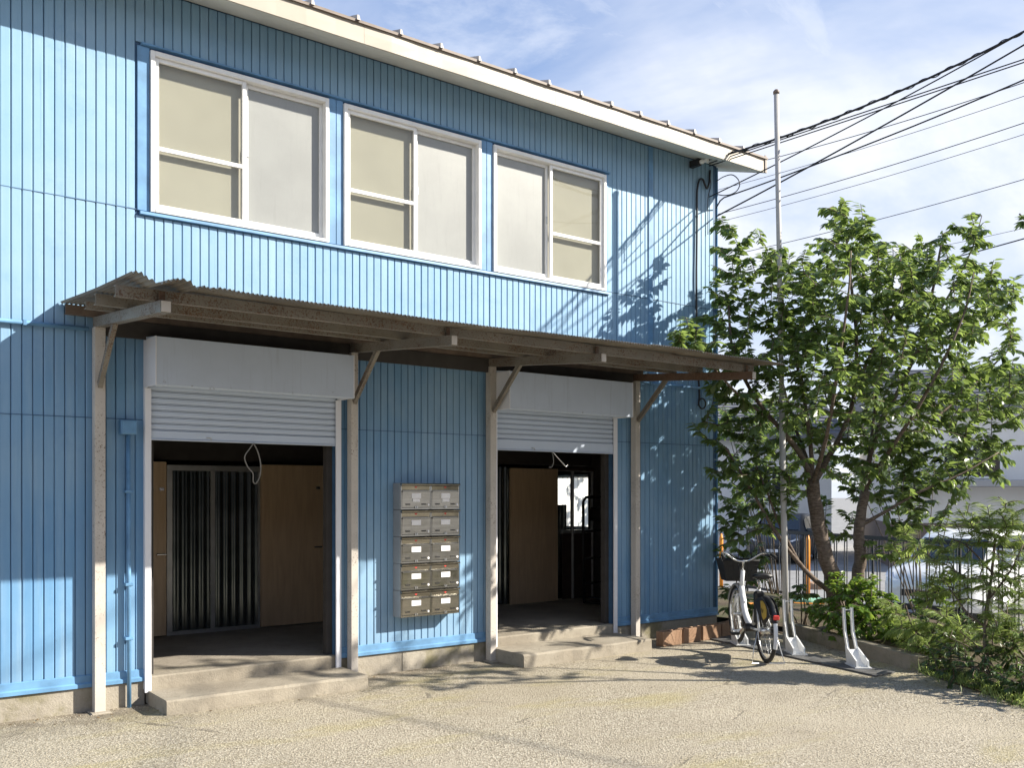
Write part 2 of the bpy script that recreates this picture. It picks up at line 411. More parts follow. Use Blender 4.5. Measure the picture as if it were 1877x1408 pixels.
class MB:
    """collects boxes, tubes, prisms and sheets into one mesh"""
    def __init__(self): self.bm = bmesh.new()
    def box(self, x0, x1, y0, y1, z0, z1, bev=0.0, mat=None):
        bm = self.bm
        r = bmesh.ops.create_cube(bm, size=1.0)
        vs = r['verts']
        cx, cy, cz = (x0 + x1) / 2, (y0 + y1) / 2, (z0 + z1) / 2
        for v in vs:
            v.co = Vector((cx + v.co.x * (x1 - x0), cy + v.co.y * (y1 - y0), cz + v.co.z * (z1 - z0)))
        if mat is not None:
            for v in vs: v.co = mat @ v.co
        if bev > 0:
            es = list({e for v in vs for e in v.link_edges})
            bmesh.ops.bevel(bm, geom=es, offset=bev, segments=1, affect='EDGES', profile=0.5)
        return self
    def bar(self, a, b, w, h, bev=0.0, up=(0, 0, 1)):
        a, b = Vector(a), Vector(b); d = b - a; L = d.length; d.normalize()
        u = Vector(up); s = d.cross(u)
        if s.length < 1e-4: s = d.cross(Vector((0, 1, 0)))
        s.normalize(); u = s.cross(d).normalized()
        m = Matrix(((d.x, s.x, u.x, a.x), (d.y, s.y, u.y, a.y), (d.z, s.z, u.z, a.z), (0, 0, 0, 1)))
        return self.box(0, L, -w / 2, w / 2, -h / 2, h / 2, bev, m)
    def tube(self, pts, rad, n=8, cap=True):
        pts = [Vector(p) for p in pts]; k = len(pts)
        rads = list(rad) if isinstance(rad, (list, tuple)) else [rad] * k
        bm = self.bm; rings = []
        t0 = (pts[1] - pts[0]).normalized()
        ref = Vector((0, 0, 1)) if abs(t0.z) < 0.9 else Vector((1, 0, 0))
        nrm = (ref - t0 * ref.dot(t0)).normalized()
        for i in range(k):
            t = ((pts[min(i + 1, k - 1)] - pts[max(i - 1, 0)])).normalized()
            nrm = nrm - t * nrm.dot(t)
            if nrm.length < 1e-5: nrm = t.orthogonal()
            nrm.normalize(); bi = t.cross(nrm)
            rings.append([bm.verts.new(pts[i] + (nrm * math.cos(2 * math.pi * j / n) + bi * math.sin(2 * math.pi * j / n)) * rads[i]) for j in range(n)])
        for i in range(k - 1):
            for j in range(n):
                f = bm.faces.new((rings[i][j], rings[i][(j + 1) % n], rings[i + 1][(j + 1) % n], rings[i + 1][j])); f.smooth = True
        if cap:
            bm.faces.new(rings[0][::-1]); bm.faces.new(rings[-1])
        return self
    def torus(self, c, axis_u, axis_v, R_, r_, n=32, m=8, a0=0.0, a1=2 * math.pi):
        c, u, v = Vector(c), Vector(axis_u).normalized(), Vector(axis_v).normalized(); w = u.cross(v)
        closed = abs(a1 - a0 - 2 * math.pi) < 1e-6
        bm = self.bm; rings = []
        for i in range(n if closed else n + 1):
            a = a0 + (a1 - a0) * i / n; rd = u * math.cos(a) + v * math.sin(a)
            rings.append([bm.verts.new(c + rd * (R_ + r_ * math.cos(2 * math.pi * j / m)) + w * r_ * math.sin(2 * math.pi * j / m)) for j in range(m)])
        k = len(rings)
        for i in range(k if closed else k - 1):
            for j in range(m):
                f = bm.faces.new((rings[i][j], rings[(i + 1) % k][j], rings[(i + 1) % k][(j + 1) % m], rings[i][(j + 1) % m])); f.smooth = True
        return self
    def prism(self, outline, a, b, plane='xz'):
        """outline of 2-D points swept from a to b along the remaining axis"""
        bm = self.bm
        def P(p, t):
            return {'xz': (p[0], t, p[1]), 'xy': (p[0], p[1], t), 'yz': (t, p[0], p[1])}[plane]
        A = [bm.verts.new(P(p, a)) for p in outline]; B = [bm.verts.new(P(p, b)) for p in outline]
        n = len(outline)
        for i in range(n): bm.faces.new((A[i], A[(i + 1) % n], B[(i + 1) % n], B[i]))
        bm.faces.new(A[::-1]); bm.faces.new(B)
        return self
    def loft(self, sections, closed=True, cap=True, smooth=True):
        bm = self.bm
        rows = [[bm.verts.new(p) for p in s] for s in sections]
        n = len(rows[0])
        for i in range(len(rows) - 1):
            for j in range(n if closed else n - 1):
                f = bm.faces.new((rows[i][j], rows[i][(j + 1) % n], rows[i + 1][(j + 1) % n], rows[i + 1][j])); f.smooth = smooth
        if cap and closed:
            bm.faces.new(rows[0][::-1]); bm.faces.new(rows[-1])
        return self
    def quad(self, *p):
        self.bm.faces.new([self.bm.verts.new(q) for q in p]); return self
    def mesh(self, name, mat):
        bmesh.ops.recalc_face_normals(self.bm, faces=self.bm.faces[:])
        me = bpy.data.meshes.new(name); self.bm.to_mesh(me); self.bm.free()
        for m in (mat if isinstance(mat, (list, tuple)) else [mat]): me.materials.append(m)
        return me
    def build(self, name, mat, parent=None, loc=None):
        return link(name, self.mesh(name, mat), parent, loc)

def raw_mesh(name, verts, faces_flat, loop_totals, mat, smooth=False):
    me = bpy.data.meshes.new(name)
    nv = len(verts); nl = len(faces_flat); nf = len(loop_totals)
    me.vertices.add(nv); me.vertices.foreach_set("co", np.asarray(verts, dtype=np.float32).ravel())
    me.loops.add(nl); me.loops.foreach_set("vertex_index", np.asarray(faces_flat, dtype=np.int32))
    me.polygons.add(nf)
    lt = np.asarray(loop_totals, dtype=np.int32); ls = np.concatenate(([0], np.cumsum(lt)[:-1])).astype(np.int32)
    me.polygons.foreach_set("loop_start", ls); me.polygons.foreach_set("loop_total", lt)
    if smooth: me.polygons.foreach_set("use_smooth", np.ones(nf, dtype=bool))
    me.update(calc_edges=True); me.validate()
    me.materials.append(mat)
    return me
def smooth_path(pts, k=6):
    """Catmull-Rom through the points"""
    P = [Vector(p) for p in pts]; P = [P[0] * 2 - P[1]] + P + [P[-1] * 2 - P[-2]]
    out = []
    for i in range(1, len(P) - 2):
        for j in range(k):
            t = j / k; p0, p1, p2, p3 = P[i - 1:i + 3]
            out.append(0.5 * ((2 * p1) + (p2 - p0) * t + (2 * p0 - 5 * p1 + 4 * p2 - p3) * t * t + (3 * p1 - p0 - 3 * p2 + p3) * t ** 3))
    out.append(P[-2]); return out

def part(mb, name, mat, root, label=None):
    """a child of a top-level Empty, modelled in world coordinates"""
    o = mb.build(name, mat, root, -root.location)
    return tag(o, label)
def sub(mb, name, mat, parent):
    return mb.build(name, mat, parent)

# ------------------------------------------------------------------ ground
def sheet_xy(name, poly, z, mat, kind='structure', sub=0):
    bm = bmesh.new()
    bm.faces.new([bm.verts.new((x, y, z)) for x, y in poly])
    bmesh.ops.triangulate(bm, faces=bm.faces[:])
    me = bpy.data.meshes.new(name); bm.to_mesh(me); bm.free(); me.materials.append(mat)
    return tag(link(name, me), kind=kind)

LOT = [(-40, -60), (3.4, -60), (3.4, -12.0), (6.0, -7.4), (7.80, -4.32), (8.50, -3.07), (9.53, -0.85), (9.56, 0.4), (9.56, 12), (-40, 12)]
GARDEN = [(3.4, -60), (3.4, -12.0), (6.0, -7.4), (7.80, -4.32), (8.50, -3.07), (9.53, -0.85), (9.56, 0.4), (9.56, 12), (16.2, 12), (11.15, -2.9), (7.4, -14.0), (7.4, -60)]
tag(link("ground", MB().prism(LOT, -0.6, 0.0, 'xy').mesh("ground", M['asphalt'])), kind='structure')
tag(link("garden_soil", MB().prism([(x, y) for x, y in GARDEN], -0.6, 0.012, 'xy').mesh("garden_soil", M['soil'])), kind='structure')
sheet_xy("street", [(-350, -350), (450, -350), (450, 450), (-350, 450)], -0.45, M['street'])

def garden_bed():
    """uneven raised soil between the kerb and the railing"""
    rng = random.Random(4)
    A = [(9.62, 1.2), (9.66, -0.80), (8.66, -3.0), (8.05, -4.2), (6.6, -6.9)]
    B = [(13.0, 2.2), (12.2, -0.3), (11.4, -2.6), (10.9, -4.2), (10.0, -6.9)]
    rows = []
    for i in range(4):
        for s in range(6):
            t = s / 6
            a = Vector(A[i]).lerp(Vector(A[i + 1]), t); b = Vector(B[i]).lerp(Vector(B[i + 1]), t)
            rows.append([(*(a.lerp(b, q / 10)), 0.03 + 0.13 * math.sin(math.pi * min(1, q / 10 * 0.9 + 0.08)) ** 0.7 + rng.uniform(-0.015, 0.015)) for q in range(11)])
    mb = MB(); mb.loft(rows, closed=False, cap=False)
    tag(mb.build("soil_mound", M['soil']), kind='structure')
garden_bed()

def kerb():
    root = empty("garden_kerb", (9.0, -1.95, 0), "low mossy concrete kerb wall along the planting bed behind the bicycle stand", "kerb")
    a, b = Vector((9.53, -0.82)), Vector((8.55, -3.05))
    n = 3
    for i in range(n):
        p, q = a.lerp(b, i / n), a.lerp(b, (i + 1) / n)
        d = (q - p).normalized() * 0.004
        mb = MB(); mb.bar((*(p + d), 0.07), (*(q - d), 0.07), 0.11, 0.15, 0.008)
        part(mb, "kerb_block", M['kerb'], root)
kerb()

# ------------------------------------------------------------------ the blue building
random.seed(11)
BX0, BX1, BY1 = -3.2, 9.16, 7.0          # left end, right end, back
PITCH, GAP = 0.0745, 0.0056
OPEN1, OPEN2 = (2.262, 3.920), (5.720, 7.375)   # shutter openings
HEAD = 2.60
def boxes(name, mat, root, lst, bev=0.0):
    for b in lst:
        q = MB(); q.box(*b, bev); part(q, name, mat, root)
bld = empty("workshop_building", (3.0, 0, 0), "two storey blue workshop clad in vertical metal siding with two open roller shutters", "building")

def board_mesh(w, h):
    """one flat siding board with chamfered long edges, origin at its lower left front corner"""
    c, th = 0.0050, 0.014
    prof = [(0, th), (0, c), (c, 0), (w - c, 0), (w, c), (w, th)]
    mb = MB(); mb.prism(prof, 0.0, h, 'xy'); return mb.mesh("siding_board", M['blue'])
mesh_cache = {}
def boards():
    """every siding board: (x, z0, z1)"""
    out = []
    n0, n1 = math.ceil((BX0 + 0.02) / PITCH), math.floor((BX1 - 0.02) / PITCH)
    for i in range(n0, n1):
        x = i * PITCH; xm = x + PITCH / 2
        lo = 0.290
        if OPEN1[0] - 0.045 < xm < OPEN1[1] + 0.045 or OPEN2[0] - 0.045 < xm < OPEN2[1] + 0.045:
            pass
        else:
            out.append((x, lo, 2.296))
        out.append((x, 2.302 if not (OPEN1[0] - 0.045 < xm < OPEN1[1] + 0.045 or OPEN2[0] - 0.045 < xm < OPEN2[1] + 0.045) else HEAD, 3.946 if 2.17 < xm < 7.30 else 3.990))
        if 2.17 < xm < 7.30: out.append((x, 5.345, 5.785))
        else: out.append((x, 3.996, 5.785))
    return out
bl = boards()
def seen_w(b):
    x = b[0]; d = x * 0.6024 + 7.88 * 0.7982; u = (x * 0.7982 - 7.88 * 0.6024) / d
    return (1.0 / d ** 2) * (b[2] - b[1]) if -0.56 < u else -1
order = sorted(range(len(bl)), key=lambda k: -seen_w(bl[k]))
single, rest = order[:296], order[296:]
for k in single:
    x, z0, z1 = bl[k]; key = (round(z1 - z0, 3))
    if key not in mesh_cache: mesh_cache[key] = board_mesh(PITCH - GAP, z1 - z0)
    o = link("siding_board", mesh_cache[key], bld, (x - bld.location.x, random.uniform(-0.0012, 0.0012), z0))
    o.rotation_euler = (random.uniform(-0.0006, 0.0006), random.uniform(-0.0006, 0.0006), random.uniform(-0.022, 0.022))
mb = MB()
for k in rest:
    x, z0, z1 = bl[k]; c, th = 0.0050, 0.014; w = PITCH - GAP
    mb.prism([(x, th), (x, c), (x + c, 0), (x + w - c, 0), (x + w, c), (x + w, th)], z0, z1, 'xy')
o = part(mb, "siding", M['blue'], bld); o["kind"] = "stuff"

# backing wall behind the boards, with holes for doors and windows
WZ0, WZ1 = 3.985, 5.295
WINS = [(2.271, 3.847, False), (4.000, 5.539, False), (5.697, 7.261, True)]
def cut_wall(x0, x1, z0, z1, holes, y0, y1):
    xs = sorted({x0, x1, *[h[0] for h in holes], *[h[1] for h in holes]})
    mb = MB()
    first = True
    for a, b in zip(xs[:-1], xs[1:]):
        zs = [(h[2], h[3]) for h in holes if h[0] < (a + b) / 2 < h[1]]
        cur = z0
        for lo, hi in sorted(zs):
            if lo > cur: mb.box(a, b, y0, y1, cur, lo)
            cur = hi
        if cur < z1: mb.box(a, b, y0, y1, cur, z1)
    return mb
holes = [(OPEN1[0], OPEN1[1], 0.0, HEAD), (OPEN2[0], OPEN2[1], 0.0, HEAD)] + [(w[0], w[1], WZ0, WZ1) for w in WINS]
part(cut_wall(BX0, BX1, 0.192, 5.80, holes, 0.0145, 0.12), "wall_backing", M['blue_dark'], bld)
# side and rear walls
SW = (2.28, 3.13, 1.20, 1.98)            # frosted window of the side wall: y0, y1, z0, z1
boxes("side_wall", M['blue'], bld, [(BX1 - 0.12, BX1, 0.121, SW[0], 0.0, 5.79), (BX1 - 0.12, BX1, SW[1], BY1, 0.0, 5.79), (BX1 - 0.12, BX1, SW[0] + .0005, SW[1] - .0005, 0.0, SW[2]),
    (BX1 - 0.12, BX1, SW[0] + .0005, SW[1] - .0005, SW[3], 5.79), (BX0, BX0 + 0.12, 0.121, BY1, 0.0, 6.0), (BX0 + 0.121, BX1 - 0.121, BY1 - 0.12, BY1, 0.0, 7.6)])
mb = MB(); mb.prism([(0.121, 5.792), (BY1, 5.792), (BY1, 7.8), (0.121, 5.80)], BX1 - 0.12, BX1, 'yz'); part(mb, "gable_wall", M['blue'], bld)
boxes("corner_trim", M['blue_trim'], bld, [(BX1 - 0.006, BX1 + 0.010, -0.004, 0.055, 0.285, 5.78)], 0.003)
boxes("joint_strip", M['blue_trim'], bld, [(7.944, 8.016, -0.011, -0.003, 3.05, 5.78)], 0.003)
# base trim and foundation
for a, b in ((BX0, OPEN1[0] - 0.04), (OPEN1[1] + 0.05, OPEN2[0] - 0.05), (OPEN2[1] + 0.045, BX1)):
    mb = MB(); mb.prism([(0.0, 0.290), (-0.010, 0.284), (-0.012, 0.232), (-0.026, 0.222), (-0.026, 0.194), (0.0, 0.196)], a, b, 'yz')
    part(mb, "base_trim", M['blue_trim'], bld)
for a, b in ((BX0, 0.6), (0.604, OPEN1[0] - 0.03), (OPEN1[1] + 0.03, 4.62), (4.623, OPEN2[0] - 0.03), (OPEN2[1] + 0.03, BX1 - 0.01)):
    mb = MB(); mb.box(a, b, -0.004, 0.2, -0.1, 0.191, 0.006); part(mb, "foundation_block", M['found'], bld)

# horizontal joint flashings between the courses
for z, spans in ((2.299, ((BX0, OPEN1[0] - 0.05), (OPEN1[1] + 0.05, OPEN2[0] - 0.05), (OPEN2[1] + 0.05, BX1))), (3.993, ((BX0, 2.165), (7.31, BX1)))):
    boxes("joint_flashing", M['blue_dark'], bld, [(a, b, -0.0035, 0.004, z - 0.0035, z + 0.0025) for a, b in spans])
# window surrounds: head and sill trims, strips between the windows
mb = MB()
mb.prism([(0.01, 5.350), (-0.030, 5.338), (-0.034, 5.322), (0.012, 5.318)], 2.20, 7.315, 'yz')
part(mb, "window_head_trim", M['blue_trim'], bld)
mb = MB(); mb.prism([(0.012, 3.984), (-0.028, 3.978), (-0.030, 3.955), (0.012, 3.950)], 2.19, 7.31, 'yz')
part(mb, "window_sill_trim", M['blue_trim'], bld)
for a, b in ((2.172, 2.268), (3.851, 3.925), (3.929, 3.996), (5.543, 5.616), (5.620, 5.693), (7.265, 7.306)):
    mb = MB(); mb.box(a, b, -0.006, 0.010, 3.987, 5.316, 0.003); part(mb, "window_side_trim", M['blue_trim'], bld)

def window(x0, x1, swap):
    """sliding aluminium window: a screened half in front of a beige blind and a frosted half"""
    f = MB(); w = 0.036
    f.box(x0, x0 + w, -0.030, 0.11, WZ0, WZ1, 0.003); f.box(x1 - w, x1, -0.030, 0.11, WZ0, WZ1, 0.003)
    f.box(x0 + w, x1 - w, -0.030, 0.11, WZ1 - 0.040, WZ1, 0.003)
    f.box(x0 + w, x1 - w, -0.034, 0.11, WZ0, WZ0 + 0.030, 0.003)
    fr = part(f, "window", M['alu'], bld)
    xm = (x0 + x1) / 2
    halves = [(x0 + w, xm + 0.02, not swap), (xm - 0.02, x1 - w, swap)]
    if not swap: halves[1] = (xm + 0.021, x1 - w, False)
    else: halves[0] = (x0 + w, xm - 0.021, False)
    for a, b, front in halves:
        s = MB(); y0, y1 = (-0.004, 0.026) if front else (0.034, 0.064)
        z0, z1 = WZ0 + 0.030, WZ1 - 0.040
        st = 0.036 if front else 0.030
        s.box(a, a + st, y0, y1, z0, z1, 0.003); s.box(b - st, b, y0, y1, z0, z1, 0.003)
        s.box(a + st, b - st, y0, y1, z1 - 0.034, z1, 0.003)
        s.box(a + st, b - st, y0, y1, z0, z0 + (0.045 if front else 0.055), 0.003)
        if front:
            zc = z0 + (z1 - z0) * 0.405
            s.box(a + st, b - st, y0 + 0.002, y1 - 0.002, zc - 0.018, zc + 0.018, 0.003)
        sub(s, "sash", M['alu'], fr)
        g = MB(); ym = (y0 + y1) / 2 + 0.004
        if front:
            g.box(a + st, b - st, ym, ym + 0.004, z0 + 0.04, z1 - 0.03); sub(g, "pane", M['clear'], fr)
            bb = MB(); bb.box(a + 0.002, b - 0.002, 0.060, 0.066, z0 + 0.01, z1 + 0.01); sub(bb, "blind", M['blind'], fr)
        else:
            g.box(a + st, b - st, ym, ym + 0.005, z0 + 0.05, z1 - 0.03); sub(g, "pane", M['frost'], fr)
            k = MB(); k.box(a + st - 0.02 if not swap else b - st, a + st if not swap else b - st + 0.02, y0 - 0.012, y0, z0 + 0.60, z0 + 0.68, 0.003)
            sub(k, "latch", M['alu_grey'], fr)
for a, b, s in WINS: window(a, b, s)
mb = MB(); mb.box(2.2, 7.35, 0.35, 0.36, 3.9, 5.4); part(mb, "inner_wall", M['dark'], bld)

# roof: slab, soffit boards, fascia lengths, roof edge and batten ends
EY, EZ0, EZ1, RX1 = -0.480, 5.655, 5.835, 9.50
SL = 0.30
def roof():
    mb = MB(); zt = lambda y: EZ1 + 0.012 + (y - EY) * SL
    mb.prism([(EY - 0.02, zt(EY - 0.02) - 0.024), (EY - 0.02, zt(EY - 0.02)), (BY1 + 0.3, zt(BY1 + 0.3)), (BY1 + 0.3, zt(BY1 + 0.3) - 0.024)], BX0 - 0.3, RX1 + 0.015, 'yz')
    r = part(mb, "roof", M['roof'], bld)
    k0 = math.ceil((BX0 - 3.461) / 0.430)
    for k in range(k0, 15):
        x = 3.461 + 0.430 * k
        if x > RX1 - 0.03: break
        mb = MB(); y0 = EY - 0.035; z0 = EZ1 + 0.004
        A = [(x - 0.017, y0, z0 - 0.010), (x + 0.017, y0, z0 - 0.010), (x + 0.009, y0 + 0.012, z0 + 0.040), (x - 0.009, y0 + 0.012, z0 + 0.040)]
        Bp = [(p[0], p[1] + 6.8, p[2] + 6.8 * SL) for p in A]
        mb.loft([A, Bp], smooth=False); sub(mb, "roof_batten", M['rib'], r)
    n = 0
    edges = [BX0 - 0.3, -0.4, 1.78, 3.96, 6.14, 8.32, RX1]
    for a, b in zip(edges[:-1], edges[1:]):
        mb = MB(); rng = random.Random(int(a * 100))
        secs = []
        for i in range(9):
            x = a + 0.001 + (b - a - 0.002) * i / 8; w = rng.uniform(-0.006, 0.006) if 0 < i < 8 else 0
            secs.append([(x, EY + 0.012, EZ0 - 0.002), (x, EY + w * 0.4, EZ0), (x, EY + w, (EZ0 + EZ1) / 2), (x, EY + w * 0.5 + 0.002, EZ1 - 0.004), (x, EY + 0.02, EZ1 - 0.004)])
        mb.loft(secs, smooth=False); sub(mb, "fascia_board", M['cream'], r)
    x = 2.583 - 0.86 * 8
    while x < RX1 - 0.05:
        a, b = max(x, BX0 - 0.29) + 0.0015, min(x + 0.86, RX1 - 0.004) - 0.0015
        if b > a + 0.02:
            mb = MB(); mb.prism([(EY + 0.013, EZ0 + 0.002), (-0.0105, 5.789), (-0.0105, 5.801), (EY + 0.013, EZ0 + 0.014)], a, b, 'yz')
            sub(mb, "soffit_panel", M['soffit'], r)
        x += 0.86
    # rake (gable) side: barge board, its end cap and its soffit
    mb = MB(); mb.prism([(EY, EZ0), (EY, EZ1), (BY1 + 0.3, EZ1 + (BY1 + 0.3 - EY) * SL), (BY1 + 0.3, EZ0 + (BY1 + 0.3 - EY) * SL)], RX1 + 0.001, RX1 + 0.019, 'yz')
    sub(mb, "barge_board", M['cream'], r)
    mb = MB(); mb.prism([(0.0, 5.800), (BY1 + 0.2, 5.800 + (BY1 + 0.2) * SL), (BY1 + 0.2, 5.81 + (BY1 + 0.2) * SL), (0.0, 5.812)], BX1 + 0.001, RX1 - 0.002, 'yz')
    sub(mb, "gable_soffit", M['soffit'], r)
    mb = MB(); mb.box(RX1 - 0.035, RX1 - 0.001, EY - 0.010, EY - 0.001, EZ0 - 0.004, EZ1 + 0.03, 0.002)
    sub(mb, "corner_cap", M['roof'], r)
roof()

# roller shutters
def shutter(x0, x1, bx0, bx1, zb):
    h = MB()
    h.prism([(0.0, 2.572), (-0.325, 2.548), (-0.332, 2.556), (-0.332, 2.932), (0.0, 2.968)], bx0, bx1, 'yz')
    root = part(h, "roller_shutter", M['shutter'], bld)
    for xe in (bx0, bx1):
        mb = MB(); mb.box(xe - 0.005, xe + 0.005, -0.336, -0.01, 2.553, 2.936, 0.002); sub(mb, "housing_end_plate", M['guide'], root)
    z = 2.585; p = 0.0525
    while z - p > zb + 0.06:
        mb = MB(); t, b = z, z - p
        mb.prism([(0.002, b + 0.0005), (-0.010, b + 0.0030), (-0.012, b + 0.0075), (-0.001, b + 0.0090), (-0.001, b + 0.0115), (-0.0125, b + 0.0130), (-0.0155, (b + t) / 2), (-0.0125, t - 0.003), (0.002, t - 0.0005), (0.010, t - 0.002), (0.010, b + 0.001)], x0 + 0.004, x1 - 0.004, 'yz')
        sub(mb, "shutter_slat", M['slat'], root); z -= p
    mb = MB(); mb.box(x0 + 0.004, x1 - 0.004, -0.020, 0.004, zb, z - 0.001, 0.004); mb.box(x0 + 0.004, x1 - 0.004, -0.030, 0.010, zb - 0.012, zb - 0.001, 0.003)
    sub(mb, "bottom_rail", M['slat'], root)
    for a, b in ((x0 - 0.042, x0 + 0.010), (x1 - 0.010, x1 + 0.042)):
        mb = MB(); mb.box(a, b, -0.042, -0.0215, 0.122 if x0 > 5 else 0.098, 2.556, 0.003)
        mb.box(a if a < x0 - 0.03 else b - 0.008, a + 0.008 if a < x0 - 0.03 else b, -0.0212, 0.06, 0.125, 2.556, 0.002)
        sub(mb, "guide_channel", M['guide'], root)
    mb = MB(); mb.tube([(x0 + 0.5, -0.032, zb - 0.002), (x0 + 0.5, -0.036, zb + 0.02), (x0 + 0.46, -0.036, zb + 0.02)], 0.004, 6)
    sub(mb, "lock_hook", M['alu_grey'], root)
    for xx, s in ((x0 + 0.001, 1), (x1 - 0.001, -1)):
        mb = MB(); mb.box(min(xx, xx + 0.055 * s), max(xx, xx + 0.055 * s), 0.062, 0.135, 0.226, HEAD - 0.001); sub(mb, "door_jamb", M['dark'], root)
shutter(OPEN1[0], OPEN1[1], 2.222, 3.938, 2.150)
shutter(OPEN2[0], OPEN2[1], 5.668, 7.372, 2.166)

# floors and steps
boxes("door_sill", M['step'], bld, [(OPEN1[0] - 0.02, OPEN1[1] + 0.02, -0.012, 0.35, 0.0, 0.224), (OPEN2[0] - 0.02, OPEN2[1] + 0.02, -0.012, 0.35, 0.0, 0.224)], 0.012)
mb = MB(); mb.box(BX0 + 0.13, BX1 - 0.13, 0.3505, BY1 - 0.13, 0.0, 0.220); part(mb, "indoor_floor", M['floor'], bld)
def step(x0, x1, y, z, label, skew):
    rng = random.Random(int(x0 * 10)); n = 14
    mb = MB(); secs = []
    for i in range(n + 1):
        x = x0 + (x1 - x0) * i / n; yy = y + skew * i / n + rng.uniform(-0.006, 0.006); zz = z + rng.uniform(-0.003, 0.003); c = 0.012 + rng.uniform(0, 0.010)
        secs.append([(x, -0.014, -0.05), (x, -0.014, zz), (x, yy + c, zz), (x, yy, zz - c), (x, yy - 0.004, -0.05)])
    mb.loft(secs, smooth=False)
    part(mb, "entrance_step", M['step'], bld, label)
step(2.250, 3.965, -0.515, 0.115, "worn concrete step below the left shutter", -0.02)
step(5.655, 7.390, -0.585, 0.128, "shaded concrete step below the right shutter", -0.02)

# interior: partition with plywood doors, ribbed sheet, side window, frames
PY = 2.17
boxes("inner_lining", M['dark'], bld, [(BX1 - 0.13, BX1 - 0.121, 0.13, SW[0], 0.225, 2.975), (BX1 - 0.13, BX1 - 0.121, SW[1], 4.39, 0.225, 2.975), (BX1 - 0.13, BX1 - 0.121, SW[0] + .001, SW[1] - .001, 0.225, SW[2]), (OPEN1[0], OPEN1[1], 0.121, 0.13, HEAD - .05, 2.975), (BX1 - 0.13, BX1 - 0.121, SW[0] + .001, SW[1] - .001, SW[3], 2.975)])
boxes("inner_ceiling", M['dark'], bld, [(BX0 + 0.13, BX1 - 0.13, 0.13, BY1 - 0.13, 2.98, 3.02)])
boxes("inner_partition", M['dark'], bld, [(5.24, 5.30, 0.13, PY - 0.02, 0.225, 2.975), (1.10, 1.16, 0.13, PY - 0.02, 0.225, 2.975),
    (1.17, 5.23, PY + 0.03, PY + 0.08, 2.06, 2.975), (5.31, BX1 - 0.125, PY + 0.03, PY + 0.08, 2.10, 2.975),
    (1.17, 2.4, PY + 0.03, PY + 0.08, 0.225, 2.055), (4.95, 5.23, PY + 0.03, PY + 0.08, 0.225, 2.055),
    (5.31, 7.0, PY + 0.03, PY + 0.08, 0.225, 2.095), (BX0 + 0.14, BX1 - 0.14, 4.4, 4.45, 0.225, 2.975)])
def ribbed(x0, x1, z0, z1, y, name):
    mb = MB(); n = int((x1 - x0) / 0.011); a, b = [], []
    for i in range(n + 1):
        x = x0 + (x1 - x0) * i / n; ph = (x / 0.088) % 1.0
        yy = y - 0.016 * max(0.0, min(1.0, 2.2 * math.sin(2 * math.pi * ph) * 0.5 + 0.5))
        a.append((x, yy, z0)); b.append((x, yy, z1))
    mb.loft([a, b], closed=False, cap=False, smooth=True)
    return part(mb, name, M['corr'], bld)
ribbed(3.12, 4.10, 0.26, 1.96, PY + 0.012, "ribbed_sheet")
ribbed(7.02, 7.55, 0.24, 2.06, PY + 0.02, "ribbed_sheet")
ribbed(8.32, 8.62, 0.24, 1.55, PY + 0.10, "ribbed_sheet")
boxes("partition_stud", M['alu_grey'], bld, [(a, b, PY - 0.045, PY - 0.012, 0.262, 1.945) for a, b in ((3.055, 3.115), (3.515, 3.565), (4.045, 4.075), (4.825, 4.865), (4.885, 4.91))], 0.003)
boxes("partition_rail", M['alu_grey'], bld, [(3.055, 4.91, PY - 0.046, PY - 0.011, 1.946, 2.005), (3.055, 4.80, PY - 0.046, PY - 0.011, 0.222, 0.261)], 0.003)
def inner_door(x0, x1, z0, z1, y, hx, hz, label):
    mb = MB(); mb.box(x0, x1, y - 0.035, y, z0, z1, 0.003)
    d = part(mb, "inner_door", M['wood'], bld, label)
    if hx is not None:
        k = MB(); k.box(hx - 0.05, hx + 0.05, y - 0.062, y - 0.048, hz - 0.008, hz + 0.008, 0.003); k.box(hx + 0.03, hx + 0.045, y - 0.05, y - 0.034, hz - 0.006, hz + 0.006)
        sub(k, "handle", M['chrome'], d)
        k = MB(); k.box(hx - 0.02, hx + 0.03, y - 0.043, y - 0.0355, hz + 0.66, hz + 0.69, 0.002); sub(k, "bolt", M['chrome'], d)
inner_door(2.42, 3.040, 0.235, 2.035, PY - 0.050, 2.985, 1.075, "plywood door at the left of the ribbed partition")
inner_door(4.065, 4.815, 0.235, 2.025, PY - 0.050, 4.735, 1.095, "wide plywood door leaf right of the ribbed sheet")
inner_door(7.52, 8.335, 0.235, 2.045, PY - 0.02, None, 0, "plywood door behind the right shutter")
boxes("glazing_stud", M['alu_grey'], bld, [(8.615, 8.650, PY - 0.03, PY + 0.01, 0.24, 2.02), (8.985, 9.012, PY - 0.03, PY + 0.01, 0.24, 2.02)], 0.003)
boxes("glazing_head", M['brown_dark'], bld, [(8.34, 9.03, PY - 0.03, PY + 0.01, 2.021, 2.06)], 0.003)
boxes("sill_rail", M['alu_grey'], bld, [(8.44, 8.612, PY - 0.03, PY + 0.01, 1.15, 1.20), (8.653, 8.982, PY - 0.03, PY + 0.01, 1.15, 1.20)], 0.003)
boxes("lower_panel", M['brown_dark'], bld, [(8.45, 8.612, PY - 0.012, PY, 0.24, 1.148), (8.653, 8.982, PY - 0.012, PY, 0.24, 1.148)])
